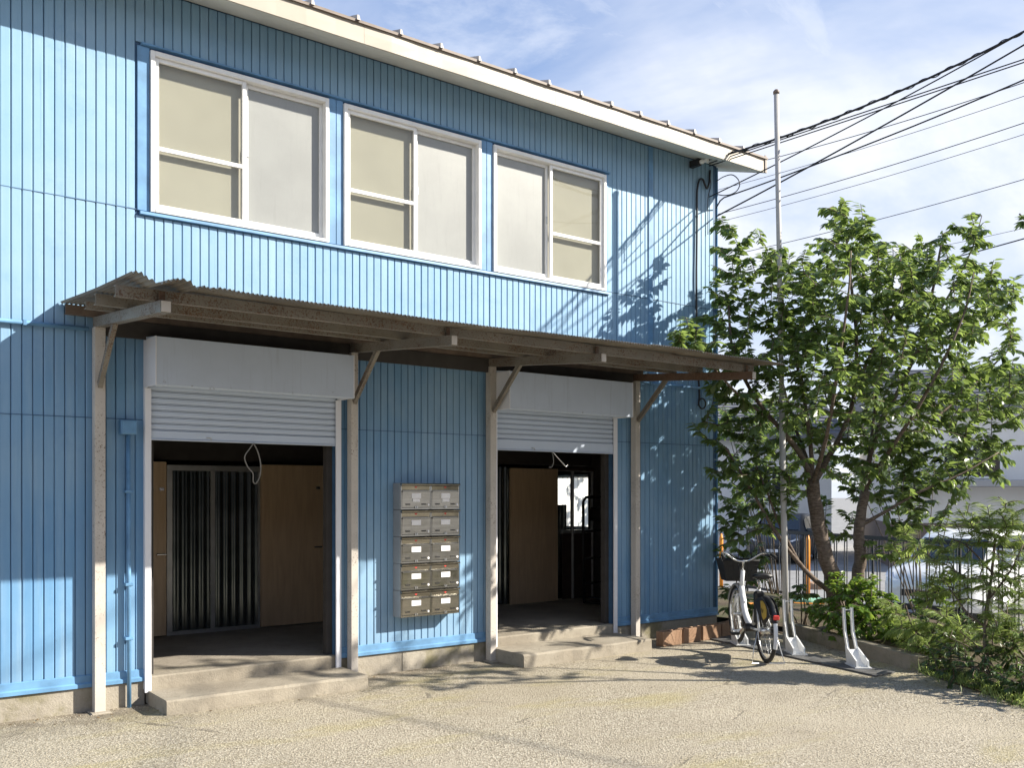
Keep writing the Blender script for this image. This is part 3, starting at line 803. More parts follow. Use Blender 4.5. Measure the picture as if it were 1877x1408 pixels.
# the frosted side window
mb = MB()
for a, b in ((SW[0], SW[0] + 0.03), (SW[1] - 0.03, SW[1]), (2.69, 2.72)): mb.box(BX1 - 0.09, BX1 - 0.04, a, b, SW[2], SW[3], 0.003)
mb.box(BX1 - 0.0905, BX1 - 0.0395, SW[0], SW[1], SW[2] - 0.001, SW[2] + 0.03); mb.box(BX1 - 0.0905, BX1 - 0.0395, SW[0], SW[1], SW[3] - 0.03, SW[3] + 0.001)
for k in range(7): mb.box(BX1 - 0.075, BX1 - 0.068, SW[0] + 0.05 + k * 0.115, SW[0] + 0.056 + k * 0.115, SW[2] + 0.031, SW[3] - 0.031)
w = part(mb, "side_window", M['alu_grey'], bld)
mb = MB(); mb.quad((BX1 - 0.062, SW[0] + 0.03, SW[2] + 0.03), (BX1 - 0.062, SW[1] - 0.03, SW[2] + 0.03), (BX1 - 0.062, SW[1] - 0.03, SW[3] - 0.03), (BX1 - 0.062, SW[0] + 0.03, SW[3] - 0.03)); sub(mb, "pane", M['glow'], w)

# ------------------------------------------------------------------ the canopy over the two doors
def canopy():
    root = empty("entrance_canopy", (4.7, -0.9, 0), "rusty lean-to canopy of corrugated sheet on steel posts along the blue wall", "canopy")
    px = [(1.826, 1.905), (4.026, 4.096), (5.590, 5.664), (7.636, 7.705)]
    zb = lambda y: 2.995 + (y + 0.10) * 0.0845          # underside of the sloping beams
    for i, (a, b) in enumerate(px):
        mb = MB()                                        # folded channel post: web against the wall, two flanges
        mb.box(a, b, -0.112, -0.100, -0.02, 2.995, 0.002)
        mb.box(a, a + 0.008, -0.0995, -0.030, -0.02, 2.995); mb.box(b - 0.008, b, -0.0995, -0.030, -0.02, 2.995)
        p = part(mb, "post", M['post'], root)
        mb = MB(); mb.box(a - 0.035, b + 0.035, -0.17, -0.015, -0.01, 0.012, 0.006); sub(mb, "footing", M['step'], p)
        h = 0.078
        mb = MB()
        w = b - a - 0.012
        mb.prism([(-0.030, zb(-0.03)), (-1.752, zb(-1.752)), (-1.752, zb(-1.752) + h), (-0.030, zb(-0.03) + h)], a + 0.006, b - 0.006, 'yz')
        bm_ = part(mb, "beam", M['beam'] if i in (0, 1, 2) else M['beam_rust'], root)
        mb = MB(); mb.box(a + 0.010, b - 0.010, -1.762, -1.7525, zb(-1.75) + 0.004, zb(-1.75) + h - 0.004, 0.002); sub(mb, "end_cap", M['post'], bm_)
        xc = b - 0.045
        mb = MB(); mb.bar((xc, -0.118, 2.54), (xc, -0.560, zb(-0.56) + 0.01), 0.045, 0.030, 0.003, up=(1, 0, 0)); part(mb, "brace", M['beam'], root)
        for y in (-0.85, -1.62):
            mb = MB(); mb.box(a + 0.02, b - 0.02, y - 0.055, y - 0.045, zb(y) + h - 0.01, zb(y) + h + 0.06, 0.002); sub(mb, "cleat", M['beam_rust'], bm_)
    for y, x0, x1, h, m in ((-0.045, 1.625, 7.80, 0.075, 'roof'), (-0.62, 1.64, 7.74, 0.05, 'beam'), (-0.98, 1.62, 7.76, 0.075, 'beam'), (-1.63, 1.585, 7.80, 0.070, 'beam')):
        z = zb(y) + 0.0785
        mb = MB()                                        # lipped channel purlin
        mb.box(x0, x1, y - 0.022, y - 0.018, z, z + h, 0.0); mb.box(x0, x1, y - 0.0175, y + 0.022, z + h - 0.004, z + h); mb.box(x0, x1, y - 0.0175, y + 0.022, z, z + 0.004)
        part(mb, "purlin", M[m], root)
    mb = MB(); mb.box(1.91, 7.63, -0.075, -0.052, 2.938, 3.074, 0.002); part(mb, "dark_strip", M['dark'], root)  # plain dark strip along the wall above the shutter boxes
    # corrugated sheets, each lapping the next
    rng = random.Random(8)
    zs = lambda y: zb(y) + 0.0785 + 0.079
    pitch = 0.0318
    edges = [1.598 + 0.632 * k for k in range(10)] + [7.925]
    for k, (a, b) in enumerate(zip(edges[:-1], edges[1:])):
        b2 = b + 0.035 if k < len(edges) - 2 else b
        n = int((b2 - a) / pitch * 6); ny = 12; rows = []
        f0 = -1.95 + rng.uniform(-0.012, 0.012); lift = 0.0025 * (k % 2)
        wob = [rng.uniform(-0.006, 0.006) for _ in range(4)]
        for j in range(ny + 1):
            s = j / ny; y = 0.0 - 0.012 + (f0 + 0.012) * s; row = []
            for i in range(n + 1):
                x = a + (b2 - a) * i / n
                z = zs(y) + 0.0085 + lift + 0.0085 * math.sin(2 * math.pi * x / pitch)
                z += wob[0] * s * math.sin(2.3 * x + wob[1] * 400) + (0.012 * s * s * math.sin(x * 1.1 + 0.5))
                if k == 0:                                # the battered first sheet curls up at its outer edge
                    e = max(0.0, (s - 0.55) / 0.45)
                    z += e * (0.030 * math.exp(-((x - 1.64) / 0.05) ** 2) - 0.030 * math.exp(-((x - 1.76) / 0.035) ** 2) + 0.028 * math.exp(-((x - 1.90) / 0.055) ** 2) - 0.02 * math.exp(-((x - 1.99) / 0.03) ** 2))
                row.append((x, y + (0.02 * math.sin(x * 31) + 0.012 * math.sin(x * 67) if k == 0 and s > 0.95 else 0), z))
            rows.append(row)
        mb = MB(); mb.loft(rows, closed=False, cap=False)
        part(mb, "corrugated_sheet", M['sheet'], root)
canopy()

# ------------------------------------------------------------------ pipes, cables and cords on the wall
mb = MB(); mb.tube([(-3.0, -0.030, 2.985), (1.80, -0.030, 2.985)], 0.017, 10)
for x in (-2, -0.8, 0.4, 1.35): mb.box(x - 0.012, x + 0.012, -0.050, -0.001, 2.964, 3.006, 0.002)
tag(mb.build("wall_pipe", M['blue_trim']), "blue horizontal pipe on the siding left of the canopy", "pipe")
mb = MB(); mb.tube([(7.71, -0.032, 2.995), (9.20, -0.032, 3.000)], 0.015, 10)
for x in (7.95, 8.5, 9.05): mb.box(x - 0.012, x + 0.012, -0.050, -0.001, 2.976, 3.018, 0.002)
tag(mb.build("wall_pipe", M['blue_trim']), "blue horizontal pipe on the dappled wall right of the last post", "pipe")

t = empty("conduit", (2.09, -0.04, 0), "blue vertical conduit with junction box between the left post and shutter", "conduit")
mb = MB(); mb.tube([(2.10, -0.04, 0.0), (2.098, -0.04, 0.9), (2.093, -0.04, 2.175)], 0.017, 10); part(mb, "pipe", M['blue_trim'], t)
mb = MB(); mb.box(2.030, 2.150, -0.085, -0.001, 2.172, 2.288, 0.006); j = part(mb, "junction_box", M['blue_trim'], t)
mb = MB(); mb.box(2.036, 2.144, -0.092, -0.0855, 2.178, 2.282, 0.003); sub(mb, "lid", M['blue_trim'], j)
for z in (0.55, 0.98, 1.72):
    mb = MB(); mb.box(2.066, 2.128, -0.062, -0.001, z - 0.012, z + 0.012, 0.003); part(mb, "pipe_clip", M['blue_trim'], t)

def cord(name, pts, r, mat, label, cat, n=6, k=6):
    mb = MB(); mb.tube(smooth_path(pts, k), r, n); return tag(mb.build(name, mat), label, cat)
zr = 2.138
cord("hanging_rope", [(3.13, -0.035, zr), (3.09, -0.045, zr - 0.05), (3.045, -0.05, zr - 0.12), (3.07, -0.05, zr - 0.20), (3.12, -0.045, zr - 0.26), (3.125, -0.04, zr - 0.33), (3.15, -0.04, zr - 0.345), (3.185, -0.04, zr - 0.28), (3.19, -0.045, zr - 0.18), (3.165, -0.04, zr - 0.07), (3.13, -0.035, zr)], 0.0055, M['rope'], "looped grey cord hanging from the left shutter", "cord")
zr = 2.152
cord("hanging_rope", [(6.46, -0.035, zr), (6.47, -0.04, zr - 0.05), (6.475, -0.04, zr - 0.11), (6.45, -0.04, zr - 0.16), (6.41, -0.04, zr - 0.165)], 0.005, M['rope'], "short grey cord curling below the right shutter", "cord")
cord("hanging_hook", [(6.47, -0.035, zr), (6.53, -0.045, zr - 0.06), (6.60, -0.05, zr - 0.12), (6.64, -0.05, zr - 0.155), (6.665, -0.05, zr - 0.135)], 0.006, M['chrome'], "pale hooked rod dangling below the right shutter", "hook")

# ------------------------------------------------------------------ letter boxes
def mailboxes():
    X0, X1, Z0, Z1, Dp = 4.522, 5.186, 0.530, 1.806, 0.150
    root = empty("mailbox_bank", ((X0 + X1) / 2, 0, Z0), "bank of ten stainless steel mailboxes on the blue wall between the shutters", "mailboxes")
    cw, ch = (X1 - X0) / 2, (Z1 - Z0) / 5
    for r in range(5):
        for c in range(2):
            x, z = X0 + c * cw, Z1 - (r + 1) * ch
            g = 0.0015
            b = MB(); b.box(x + g, x + cw - g, -Dp + 0.012, -0.001, z + g, z + ch - g, 0.003)
            body = part(b, "mailbox", M['steel_side'], root)
            rr = random.Random(r * 7 + c)
            def s(name, mat, *boxes, bev=0.002):
                q = MB()
                for bx in boxes: q.box(*bx, bev)
                return sub(q, name, mat, body)
            yf = -Dp
            # rim around the front, rounded hood on top
            s("rim", M['steel'], (x + g, x + 0.012, yf, yf + 0.0115, z + g, z + ch - 0.028), (x + cw - 0.012, x + cw - g, yf, yf + 0.0115, z + g, z + ch - 0.028), (x + 0.0125, x + cw - 0.0125, yf, yf + 0.0115, z + g, z + 0.020))
            q = MB(); q.prism([(yf + 0.012, z + ch - 0.003), (yf - 0.010, z + ch - 0.004), (yf - 0.020, z + ch - 0.012), (yf - 0.018, z + ch - 0.020), (yf - 0.006, z + ch - 0.024), (yf + 0.012, z + ch - 0.026)], x + g, x + cw - g, 'yz')
            sub(q, "hood", M['steel'], body)
            # sloping slot flap with its red triangle
            q = MB(); q.prism([(yf + 0.0115, z + ch - 0.027), (yf - 0.002, z + ch - 0.029), (yf + 0.008, z + ch - 0.074), (yf + 0.0115, z + ch - 0.076)], x + 0.013, x + cw - 0.013, 'yz')
            sub(q, "slot_flap", M['steel'], body)
            xc = x + cw / 2; q = MB()
            def fl(zz): return yf - 0.002 + 0.010 * ((z + ch - 0.029) - zz) / 0.045 - 0.0012
            q.prism([(xc - 0.017, z + ch - 0.034), (xc + 0.017, z + ch - 0.034), (xc, z + ch - 0.050)], fl(z + ch - 0.034), fl(z + ch - 0.05) + 0.002, 'xz'); sub(q, "arrow_sticker", M['red'], body)
            # door with folded upper lip
            q = MB()
            q.prism([(yf + 0.011, z + 0.024), (yf - 0.001, z + 0.024), (yf - 0.003, z + 0.10), (yf - 0.006, z + ch - 0.088), (yf - 0.016, z + ch - 0.084), (yf - 0.016, z + ch - 0.077), (yf + 0.011, z + ch - 0.077)], x + 0.0135, x + cw - 0.0135, 'yz')
            sub(q, "door", M['steel'], body)
            yd = yf - 0.005
            lw = 0.052; lz = z + ch - 0.148
            s("nameplate", M['label'], (xc - lw, xc + lw, yd - 0.004, yd - 0.0005, lz, lz + 0.050), bev=0.001)
            if r == 0: s("nameplate", M['label'], (xc - 0.038, xc + 0.040, yd - 0.003, yd - 0.0002, lz - 0.032, lz - 0.003), bev=0.0)
            for xx in (x + 0.048, x + cw - 0.108):
                s("peep_slot", M['black'], (xx + 0.004, xx + 0.052, yd - 0.001, yd + 0.003, z + 0.046, z + 0.056), bev=0)
                s("slot_rim", M['steel'], (xx, xx + 0.056, yd - 0.003, yd + 0.002, z + 0.0565, z + 0.061), bev=0.001)
            q = MB(); q.tube([(x + cw - 0.030, yd - 0.004, z + 0.046), (x + cw - 0.030, yd + 0.002, z + 0.046)], 0.011, 14); sub(q, "round_button", M['label'], body)
            s("hasp", M['chrome'], (xc - 0.013, xc - 0.004, yf - 0.012, yf - 0.0005, z + 0.012, z + 0.034), (xc + 0.004, xc + 0.013, yf - 0.012, yf - 0.0005, z + 0.012, z + 0.034), (xc - 0.0035, xc + 0.0035, yf - 0.008, yf - 0.0005, z + 0.014, z + 0.020))
mailboxes()

# ------------------------------------------------------------------ hollow blocks by the foundation
def blocks():
    def block_mesh():
        L, H, W = 0.312, 0.165, 0.11; mb = MB(); t = 0.024
        mb.box(0, L, 0, t, 0, H, 0.004); mb.box(0, L, W - t, W, 0, H, 0.004)
        for a in (0.012, 0.098, 0.184, 0.270): mb.box(a, a + 0.024, t - 0.001, W - t + 0.001, 0.001, H - 0.004)
        return mb.mesh("hollow_block", M['block'])
    me = block_mesh()
    spots = [(7.655, -0.520, 0.02), (8.005, -0.500, 0.035), (8.352, -0.482, -0.015), (8.700, -0.470, 0.10), (9.00, -0.40, 0.30)]
    labels = ["brown hollow concrete block nearest the last canopy post, first of the row", "second brown hollow block of the row along the foundation, from the post",
              "third brown hollow block of the row along the foundation, from the post", "sun-flecked brown hollow block left of the bicycle's front wheel", "brown hollow block behind the bicycle, last of the row at the corner"]
    for (x, y, a), lb in zip(spots, labels):
        o = link("hollow_block", me, None, (x, y, 0.001)); o.rotation_euler = (0, 0, a)
        tag(o, lb, "concrete block", "hollow blocks along the foundation")
blocks()

# ------------------------------------------------------------------ flagpole
t = empty("flagpole", (8.922, -1.208, 0.033), "tall pale weathered metal pole with dark tip standing between tree and bicycle", "pole")
a, b = Vector((8.922, -1.208, 0.033)), Vector((8.833, -1.141, 6.232))
a.z = 0.0
mb = MB(); mb.tube([a, a.lerp(b, 0.45)], 0.034, 14); p = part(mb, "lower_tube", M['pole'], t)
mb = MB(); mb.tube([a.lerp(b, 0.4501), b], 0.028, 14); p = part(mb, "upper_tube", M['pole'], t)
mb = MB(); d = (b - a).normalized(); mb.tube([b, b + d * 0.03, b + d * 0.05], [0.034, 0.036, 0.018], 12); sub(mb, "pole_cap", M['roof'], p)

# ------------------------------------------------------------------ bicycle stand
HEAD_DIR = Vector((0.58, 0.815, 0)).normalized()
def local(rootname, loc, label, cat, group=None):
    o = empty(rootname, loc, label, cat, group)
    o.rotation_euler = (0, 0, math.atan2(HEAD_DIR.y, HEAD_DIR.x)); return o
def lpart(mb, name, mat, root): return mb.build(name, mat, root)
t = empty("bicycle_stand", (8.4, -1.7, 0), "dark mat with white metal wheel holders beside the planting kerb", "bicycle stand")
mb = MB()
mb.prism([(8.66, 0.02), (8.49, -0.42), (8.235, -1.66), (8.555, -1.66), (8.96, 0.02)], 0.004, 0.016, 'xy'); part(mb, "base_mat", M['mat_grey'], t)
mb = MB(); mb.prism([(8.234, -1.664), (7.975, -2.915), (8.287, -2.920), (8.553, -1.664)], 0.004, 0.016, 'xy'); part(mb, "base_mat", M['mat_grey'], t)
def holder_bm(o):
    """wheel holder: foot plate, two cheeks and a bent fork; o = foot's front corner, along HEAD_DIR"""
    d = HEAD_DIR; s = Vector((d.y, -d.x, 0)); o = Vector(o)
    P = lambda f, l, z: o + d * f + s * l + Vector((0, 0, z))
    foot, cheeks, arms, tie = MB(), MB(), MB(), MB()
    m = Matrix(((d.x, s.x, 0, o.x), (d.y, s.y, 0, o.y), (0, 0, 1, 0), (0, 0, 0, 1)))
    foot.box(0.0, 0.27, -0.078, 0.078, 0.0165, 0.026, 0.002, m)
    for sg in (-1, 1):
        A = [P(0.02, sg * 0.050, 0.0265), P(0.27, sg * 0.050, 0.0265), P(0.32, sg * 0.046, 0.19), P(0.255, sg * 0.046, 0.17), P(0.03, sg * 0.050, 0.085)]
        B = [p + s * (sg * 0.014) for p in A]
        cheeks.loft([A, B], smooth=False)
        Q = [P(0.285, sg * 0.044, 0.150), P(0.335, sg * 0.042, 0.250), P(0.375, sg * 0.040, 0.315), P(0.395, sg * 0.040, 0.43), P(0.410, sg * 0.040, 0.555)]
        for p, q in zip(Q[:-1], Q[1:]): arms.bar(p, q, 0.020, 0.034, 0.004, up=d)
    tie.bar(P(0.408, -0.048, 0.535), P(0.408, 0.048, 0.535), 0.008, 0.010)
    back = MB()
    back.loft([[P(0.03, -0.049, 0.028), P(0.03, 0.049, 0.028)], [P(0.18, -0.049, 0.055), P(0.18, 0.049, 0.055)], [P(0.27, -0.046, 0.16), P(0.27, 0.046, 0.16)]], closed=False, cap=False)
    return foot, cheeks, arms, tie, back
for o in ((8.185, -2.655, 0), (8.335, -1.82, 0), (8.36, -1.06, 0)):
    f, c, a, ti, bk = holder_bm(o)
    h = part(f, "wheel_holder", M['stand_white'], t)
    sub(c, "cheek_plate", M['stand_white'], h); sub(a, "fork_arm", M['stand_white'], h); sub(ti, "tie_rod", M['stand_white'], h); sub(bk, "ramp_plate", M['stand_white'], h)

# ------------------------------------------------------------------ bicycle
def bicycle():
    root = local("bicycle", (7.765, -1.83, 0.0), "white step-through bicycle with black basket and yellow rear wheel guard parked in the stand", "bicycle")
    WR = 0.325; RH, FH = Vector((0, 0, WR)), Vector((1.09, 0, WR + 0.03))
    def wheel(c, nm_hub):
        mb = MB(); mb.torus(c, (1, 0, 0), (0, 0, 1), WR - 0.021, 0.021, 48, 10); w = lpart(mb, "wheel", M['rubber'], root)
        mb = MB(); mb.torus(c, (1, 0, 0), (0, 0, 1), WR - 0.046, 0.010, 48, 8); sub(mb, "rim", M['chrome'], w)
        mb = MB()
        for k in range(28):
            a = 2 * math.pi * k / 28; sd = 0.028 if k % 2 else -0.028; a2 = a + (0.32 if (k // 2) % 2 else -0.32)
            mb.tube([c + Vector((0.022 * math.cos(a2), sd, 0.022 * math.sin(a2))), c + Vector(((WR - 0.05) * math.cos(a), 0, (WR - 0.05) * math.sin(a)))], 0.0016, 4, False)
        sub(mb, "spokes", M['chrome'], w)
        mb = MB(); mb.tube([c + Vector((0, -0.055, 0)), c + Vector((0, 0.055, 0))], nm_hub, 12); sub(mb, "hub", M['chrome'], w)
    wheel(RH, 0.035); wheel(FH, 0.020)
    V = Vector
    bbk = V((0.47, 0, 0.29)); htop, hbot = V((0.86, 0, 0.86)), V((0.925, 0, 0.62)); seat = V((0.25, 0, 0.72))
    mb = MB(); mb.tube([hbot, htop], 0.024, 12); mb.tube(smooth_path([hbot + V((-0.01, 0, 0.06)), V((0.80, 0, 0.45)), V((0.64, 0, 0.33)), bbk], 5), 0.034, 12)
    mb.tube([bbk, seat], 0.021, 12)
    for s in (-1, 1):
        mb.tube([bbk + V((0, s * 0.03, 0)), V((0, s * 0.068, WR))], 0.011, 8); mb.tube([V((0.29, s * 0.016, 0.60)), V((0, s * 0.068, WR))], 0.009, 8)
    lpart(mb, "frame", M['white_paint'], root)
    mb = MB()
    for s in (-1, 1): mb.tube([hbot + V((0.005, s * 0.02, -0.02)), hbot + V((0.02, s * 0.05, -0.06)), FH + V((0, s * 0.055, 0))], 0.012, 8)
    mb.tube([hbot, hbot + V((0.006, 0, -0.03))], 0.020, 10)
    lpart(mb, "fork", M['white_paint'], root)
    mb = MB(); mb.tube([htop, htop + V((-0.02, 0, 0.10)), htop + V((-0.015, 0, 0.115))], 0.0135, 10); st = lpart(mb, "stem", M['chrome'], root)
    c0 = htop + V((-0.02, 0, 0.105))
    mb = MB(); hb = [c0 + V((-0.26, -0.28, 0.055)), c0 + V((-0.12, -0.265, 0.085)), c0 + V((-0.02, -0.20, 0.085)), c0 + V((0.015, -0.08, 0.01)), c0, c0 + V((0.015, 0.08, 0.01)), c0 + V((-0.02, 0.20, 0.085)), c0 + V((-0.12, 0.265, 0.085)), c0 + V((-0.26, 0.28, 0.055))]
    mb.tube(smooth_path(hb, 6), 0.0115, 10); bar = lpart(mb, "handlebar", M['chrome'], root)
    for s in (-1, 1):
        mb = MB(); mb.tube([c0 + V((-0.275, s * 0.281, 0.050)), c0 + V((-0.145, s * 0.268, 0.081))], 0.017, 10); sub(mb, "grip", M['rubber'], bar)
        mb = MB(); mb.tube(smooth_path([c0 + V((-0.10, s * 0.262, 0.080)), c0 + V((-0.12, s * 0.275, 0.045)), c0 + V((-0.22, s * 0.285, 0.015))], 4), 0.006, 6); sub(mb, "brake_lever", M['black'], bar)
    for s in (-1, 1):
        mb = MB(); mb.tube(smooth_path([c0 + V((-0.08, s * 0.25, 0.075)), c0 + V((0.06, s * 0.20, 0.12)), c0 + V((0.12, s * 0.08, 0.05)), c0 + V((0.06, s * 0.02, -0.10)), hbot + V((0.03, s * 0.03, 0.0))], 5), 0.0035, 5, False); lpart(mb, "brake_cable", M['black'], root)
    # basket of crossing bars with a solid lining
    bk = MB(); z0, z1 = 0.735, 0.965; cx = 1.075
    def rect(z, hx, hy): return [V((cx - hx, -hy, z)), V((cx + hx, -hy, z)), V((cx + hx, hy, z)), V((cx - hx, hy, z))]
    lo, hi = rect(z0, 0.12, 0.155), rect(z1, 0.155, 0.205)
    bk.loft([lo, hi], cap=False, smooth=False); bk.bm.faces.new([bk.bm.verts.new(p) for p in lo])
    b = lpart(bk, "basket", M['black'], root)
    mb = MB()
    for k in range(4):
        p, q = hi[k], hi[(k + 1) % 4]; mb.tube([p, q], 0.008, 6)
        p2, q2 = lo[k], lo[(k + 1) % 4]
        for j in range(1, 7): mb.tube([p2.lerp(q2, j / 7) * 1.0, p.lerp(q, j / 7)], 0.0035, 4, False)
        for j in range(1, 4): mb.tube([p2.lerp(p, j / 4), q2.lerp(q, j / 4)], 0.0035, 4, False)
    sub(mb, "basket_wire", M['rubber'], b)
    # saddle and seat post
    mb = MB(); mb.tube([seat + V((0.01, 0, -0.05)), V((0.215, 0, 0.82))], 0.013, 10); lpart(mb, "seat_post", M['chrome'], root)
    secs = []
    for x, w, h, z in ((0.07, 0.055, 0.02, 0.862), (0.085, 0.10, 0.034, 0.862), (0.13, 0.112, 0.042, 0.858), (0.19, 0.088, 0.04, 0.85), (0.25, 0.048, 0.034, 0.846), (0.32, 0.026, 0.028, 0.846), (0.345, 0.014, 0.014, 0.842)):
        secs.append([(x, w * math.cos(a), z + h * math.sin(a) * (1.0 if math.sin(a) > 0 else 0.7)) for a in [2 * math.pi * i / 14 for i in range(14)]])
    mb = MB(); mb.loft(secs); sd = lpart(mb, "saddle", M['black'], root)
    mb = MB()
    for s in (-1, 1): mb.torus((0.115, s * 0.045, 0.815), (0, 0, 1), (0, 1, 0), 0.012, 0.005, 10, 6); mb.tube([(0.10, s * 0.04, 0.815), (0.30, s * 0.02, 0.825)], 0.004, 6)
    sub(mb, "saddle_spring", M['chrome'], sd)
    # mudguards
    def guard(c, a0, a1, w, r, mat, name):
        mb = MB(); secs = []
        for i in range(21):
            a = a0 + (a1 - a0) * i / 20
            secs.append([(c.x + (r + dz) * math.cos(a), yy, c.z + (r + dz) * math.sin(a)) for yy, dz in ((-w, -0.014), (-w * 0.6, 0.003), (0, 0.007), (w * 0.6, 0.003), (w, -0.014))])
        mb.loft(secs, closed=False, cap=False); return lpart(mb, name, mat, root)
    guard(RH, R(35), R(160), 0.032, WR + 0.018, M['black'], "rear_mudguard")
    guard(RH, R(160.5), R(204), 0.021, WR + 0.016, M['white_paint'], "mudguard_tail")
    guard(FH, R(20), R(150), 0.030, WR + 0.018, M['white_paint'], "front_mudguard")
    # wheel guard panels over the upper rear wheel
    for s in (-1, 1):
        pts_o = [(WR + 0.012, R(a)) for a in range(48, 158, 10)]; pts_i = [(0.13, R(150)), (0.11, R(100)), (0.17, R(60))]
        ol = [(RH.x + r_ * math.cos(a), RH.z + r_ * math.sin(a)) for r_, a in pts_o + pts_i]
        mb = MB(); mb.prism(ol, s * 0.046, s * 0.052, 'xz'); gd = lpart(mb, "wheel_guard", M['black'], root)
        yl = [(RH.x + r_ * math.cos(R(a)), RH.z + r_ * math.sin(R(a))) for r_, a in ((0.30, 88), (0.315, 102), (0.315, 116), (0.305, 130), (0.25, 140), (0.15, 128), (0.16, 104), (0.24, 90))]
        mb = MB(); mb.prism(yl, s * 0.0525, s * 0.0545, 'xz'); sub(mb, "guard_panel", M['yellow'], gd)
        mb = MB(); mb.torus((RH.x - 0.06, s * 0.0550, RH.z + 0.215), (1, 0, 0), (0, 0, 1), 0.028, 0.003, 16, 4, R(150), R(390)); mb.tube([(RH.x - 0.075, s * 0.055, RH.z + 0.20), (RH.x - 0.04, s * 0.055, RH.z + 0.235)], 0.003, 4); sub(mb, "guard_emblem", M['black'], gd)
    mb = MB(); mb.box(-0.405, -0.375, -0.028, 0.028, 0.36 + 0.0, 0.405, 0.006); 
    rf = lpart(mb, "reflector", M['red'], root); rf.location = (0.055, 0, 0.115)
    # drive, cranks, pedals, stand, battery
    mb = MB(); mb.prism([(-0.05, 0.28), (-0.04, 0.37), (0.40, 0.375), (0.57, 0.36), (0.585, 0.27), (0.50, 0.20), (0.40, 0.20)], -0.062, -0.078, 'xz'); lpart(mb, "chain_case", M['black'], root)
    mb = MB(); mb.box(0.20, 0.285, -0.05, 0.05, 0.36, 0.70, 0.02); lpart(mb, "battery", M['black'], root)
    mb = MB(); mb.tube([bbk + V((0, -0.085, 0)), bbk + V((0, 0.085, 0))], 0.045, 14); cr = lpart(mb, "bottom_bracket", M['black'], root)
    for s, ang in ((-1, R(150)), (1, R(-30))):
        e = bbk + V((0.165 * math.cos(ang), s * 0.10, 0.165 * math.sin(ang)))
        mb = MB(); mb.bar(bbk + V((0, s * 0.09, 0)), e, 0.016, 0.026, 0.003, up=(0, 1, 0)); ck = lpart(mb, "crank", M['chrome'], root)
        mb = MB(); mb.box(e.x - 0.045, e.x + 0.045, min(s * 0.11, s * 0.20), max(s * 0.11, s * 0.20), e.z - 0.013, e.z + 0.013, 0.004); sub(mb, "pedal", M['black'], ck)
    mb = MB(); ks = [V((0.0, 0.085, WR)), V((-0.03, 0.13, 0.16)), V((-0.08, 0.165, 0.008)), V((-0.08, -0.165, 0.008)), V((-0.03, -0.13, 0.16)), V((0.0, -0.085, WR))]
    mb.tube(ks, 0.0065, 8); lpart(mb, "kickstand", M['chrome'], root)
bicycle()

# ------------------------------------------------------------------ hand cart inside the right-hand room
pts = [(8.493, 1.750, 0.400), (8.474, 1.750, 1.006), (8.474, 1.750, 1.597), (8.523, 1.750, 1.656), (8.782, 1.750, 1.663), (8.904, 1.750, 1.640), (8.924, 1.750, 0.991), (8.924, 1.750, 0.373)]
t = empty("hand_cart", (pts[0][0] + 0.2, 1.75, 0.224), "black tubular hand cart standing inside the right doorway", "hand cart")
mb = MB(); pts[0] = (pts[0][0], 1.75, 0.224); pts[-1] = (pts[-1][0], 1.75, 0.224); mb.tube(pts, 0.020, 8); part(mb, "tube_frame", M['black'], t)
x0, x1 = pts[1][0], pts[6][0]
for z in (1.19, 0.82, 0.48):
    mb = MB(); mb.tube([(x0, 1.75, z), (x1, 1.75, z + 0.02)], 0.016, 8); part(mb, "cross_bar", M['black'], t)
mb = MB(); mb.box(x0 + 0.22, x1 + 0.05, 1.60, 1.90, 1.33, 1.52, 0.03); part(mb, "hung_bag", M['black'], t)
mb = MB(); mb.box(x0 - 0.02, x1 + 0.02, 1.40, 1.74, 0.235, 0.26, 0.004); part(mb, "toe_plate", M['black'], t)

# ------------------------------------------------------------------ plants
def leaf_shape(w=0.56, fold=0.10, droop=0.16, needle=False):
    if needle:
        v = [(0, 0, 0), (-w / 2, 0.35, 0.0), (w / 2, 0.35, 0.0), (0, 1, -droop)]
        return np.array(v, dtype=np.float32), [(0, 2, 3, 1)]
    v = [(0, 0, 0), (-w * .46, .30, 0), (0, .33, -fold), (w * .46, .30, 0), (-w * .40, .62, -droop * .35), (0, .66, -fold - droop * .35), (w * .40, .62, -droop * .35), (0, 1.0, -droop)]
    f = [(0, 2, 1), (0, 3, 2), (1, 2, 5, 4), (2, 3, 6, 5), (4, 5, 7), (5, 6, 7)]
    return np.array(v, dtype=np.float32), f
def leaf_frames(base, axis, up, size):
    """world matrix rows for leaves: axis = along the midrib, up = the upper face"""
    ax = axis / np.linalg.norm(axis, axis=1, keepdims=True)
    sd = np.cross(ax, up); sd /= np.maximum(np.linalg.norm(sd, axis=1, keepdims=True), 1e-5)
    un = np.cross(sd, ax)
    return np.stack((sd, ax, un), axis=2) * size[:, None, None], base
def leaves_mesh(name, base, axis, up, size, mat, shape):
    sv, sf = shape
    Mx, B = leaf_frames(base, axis, up, size)
    V = np.einsum('nij,kj->nki', Mx, sv) + B[:, None, :]
    n, k = len(B), len(sv)
    ff, tot = [], []
    off = np.arange(n, dtype=np.int32)[:, None] * k
    per = np.array([i for f in sf for i in f], dtype=np.int32)
    return raw_mesh(name, V.reshape(-1, 3), (off + per[None, :]).ravel(), np.tile([len(f) for f in sf], n), mat, True)

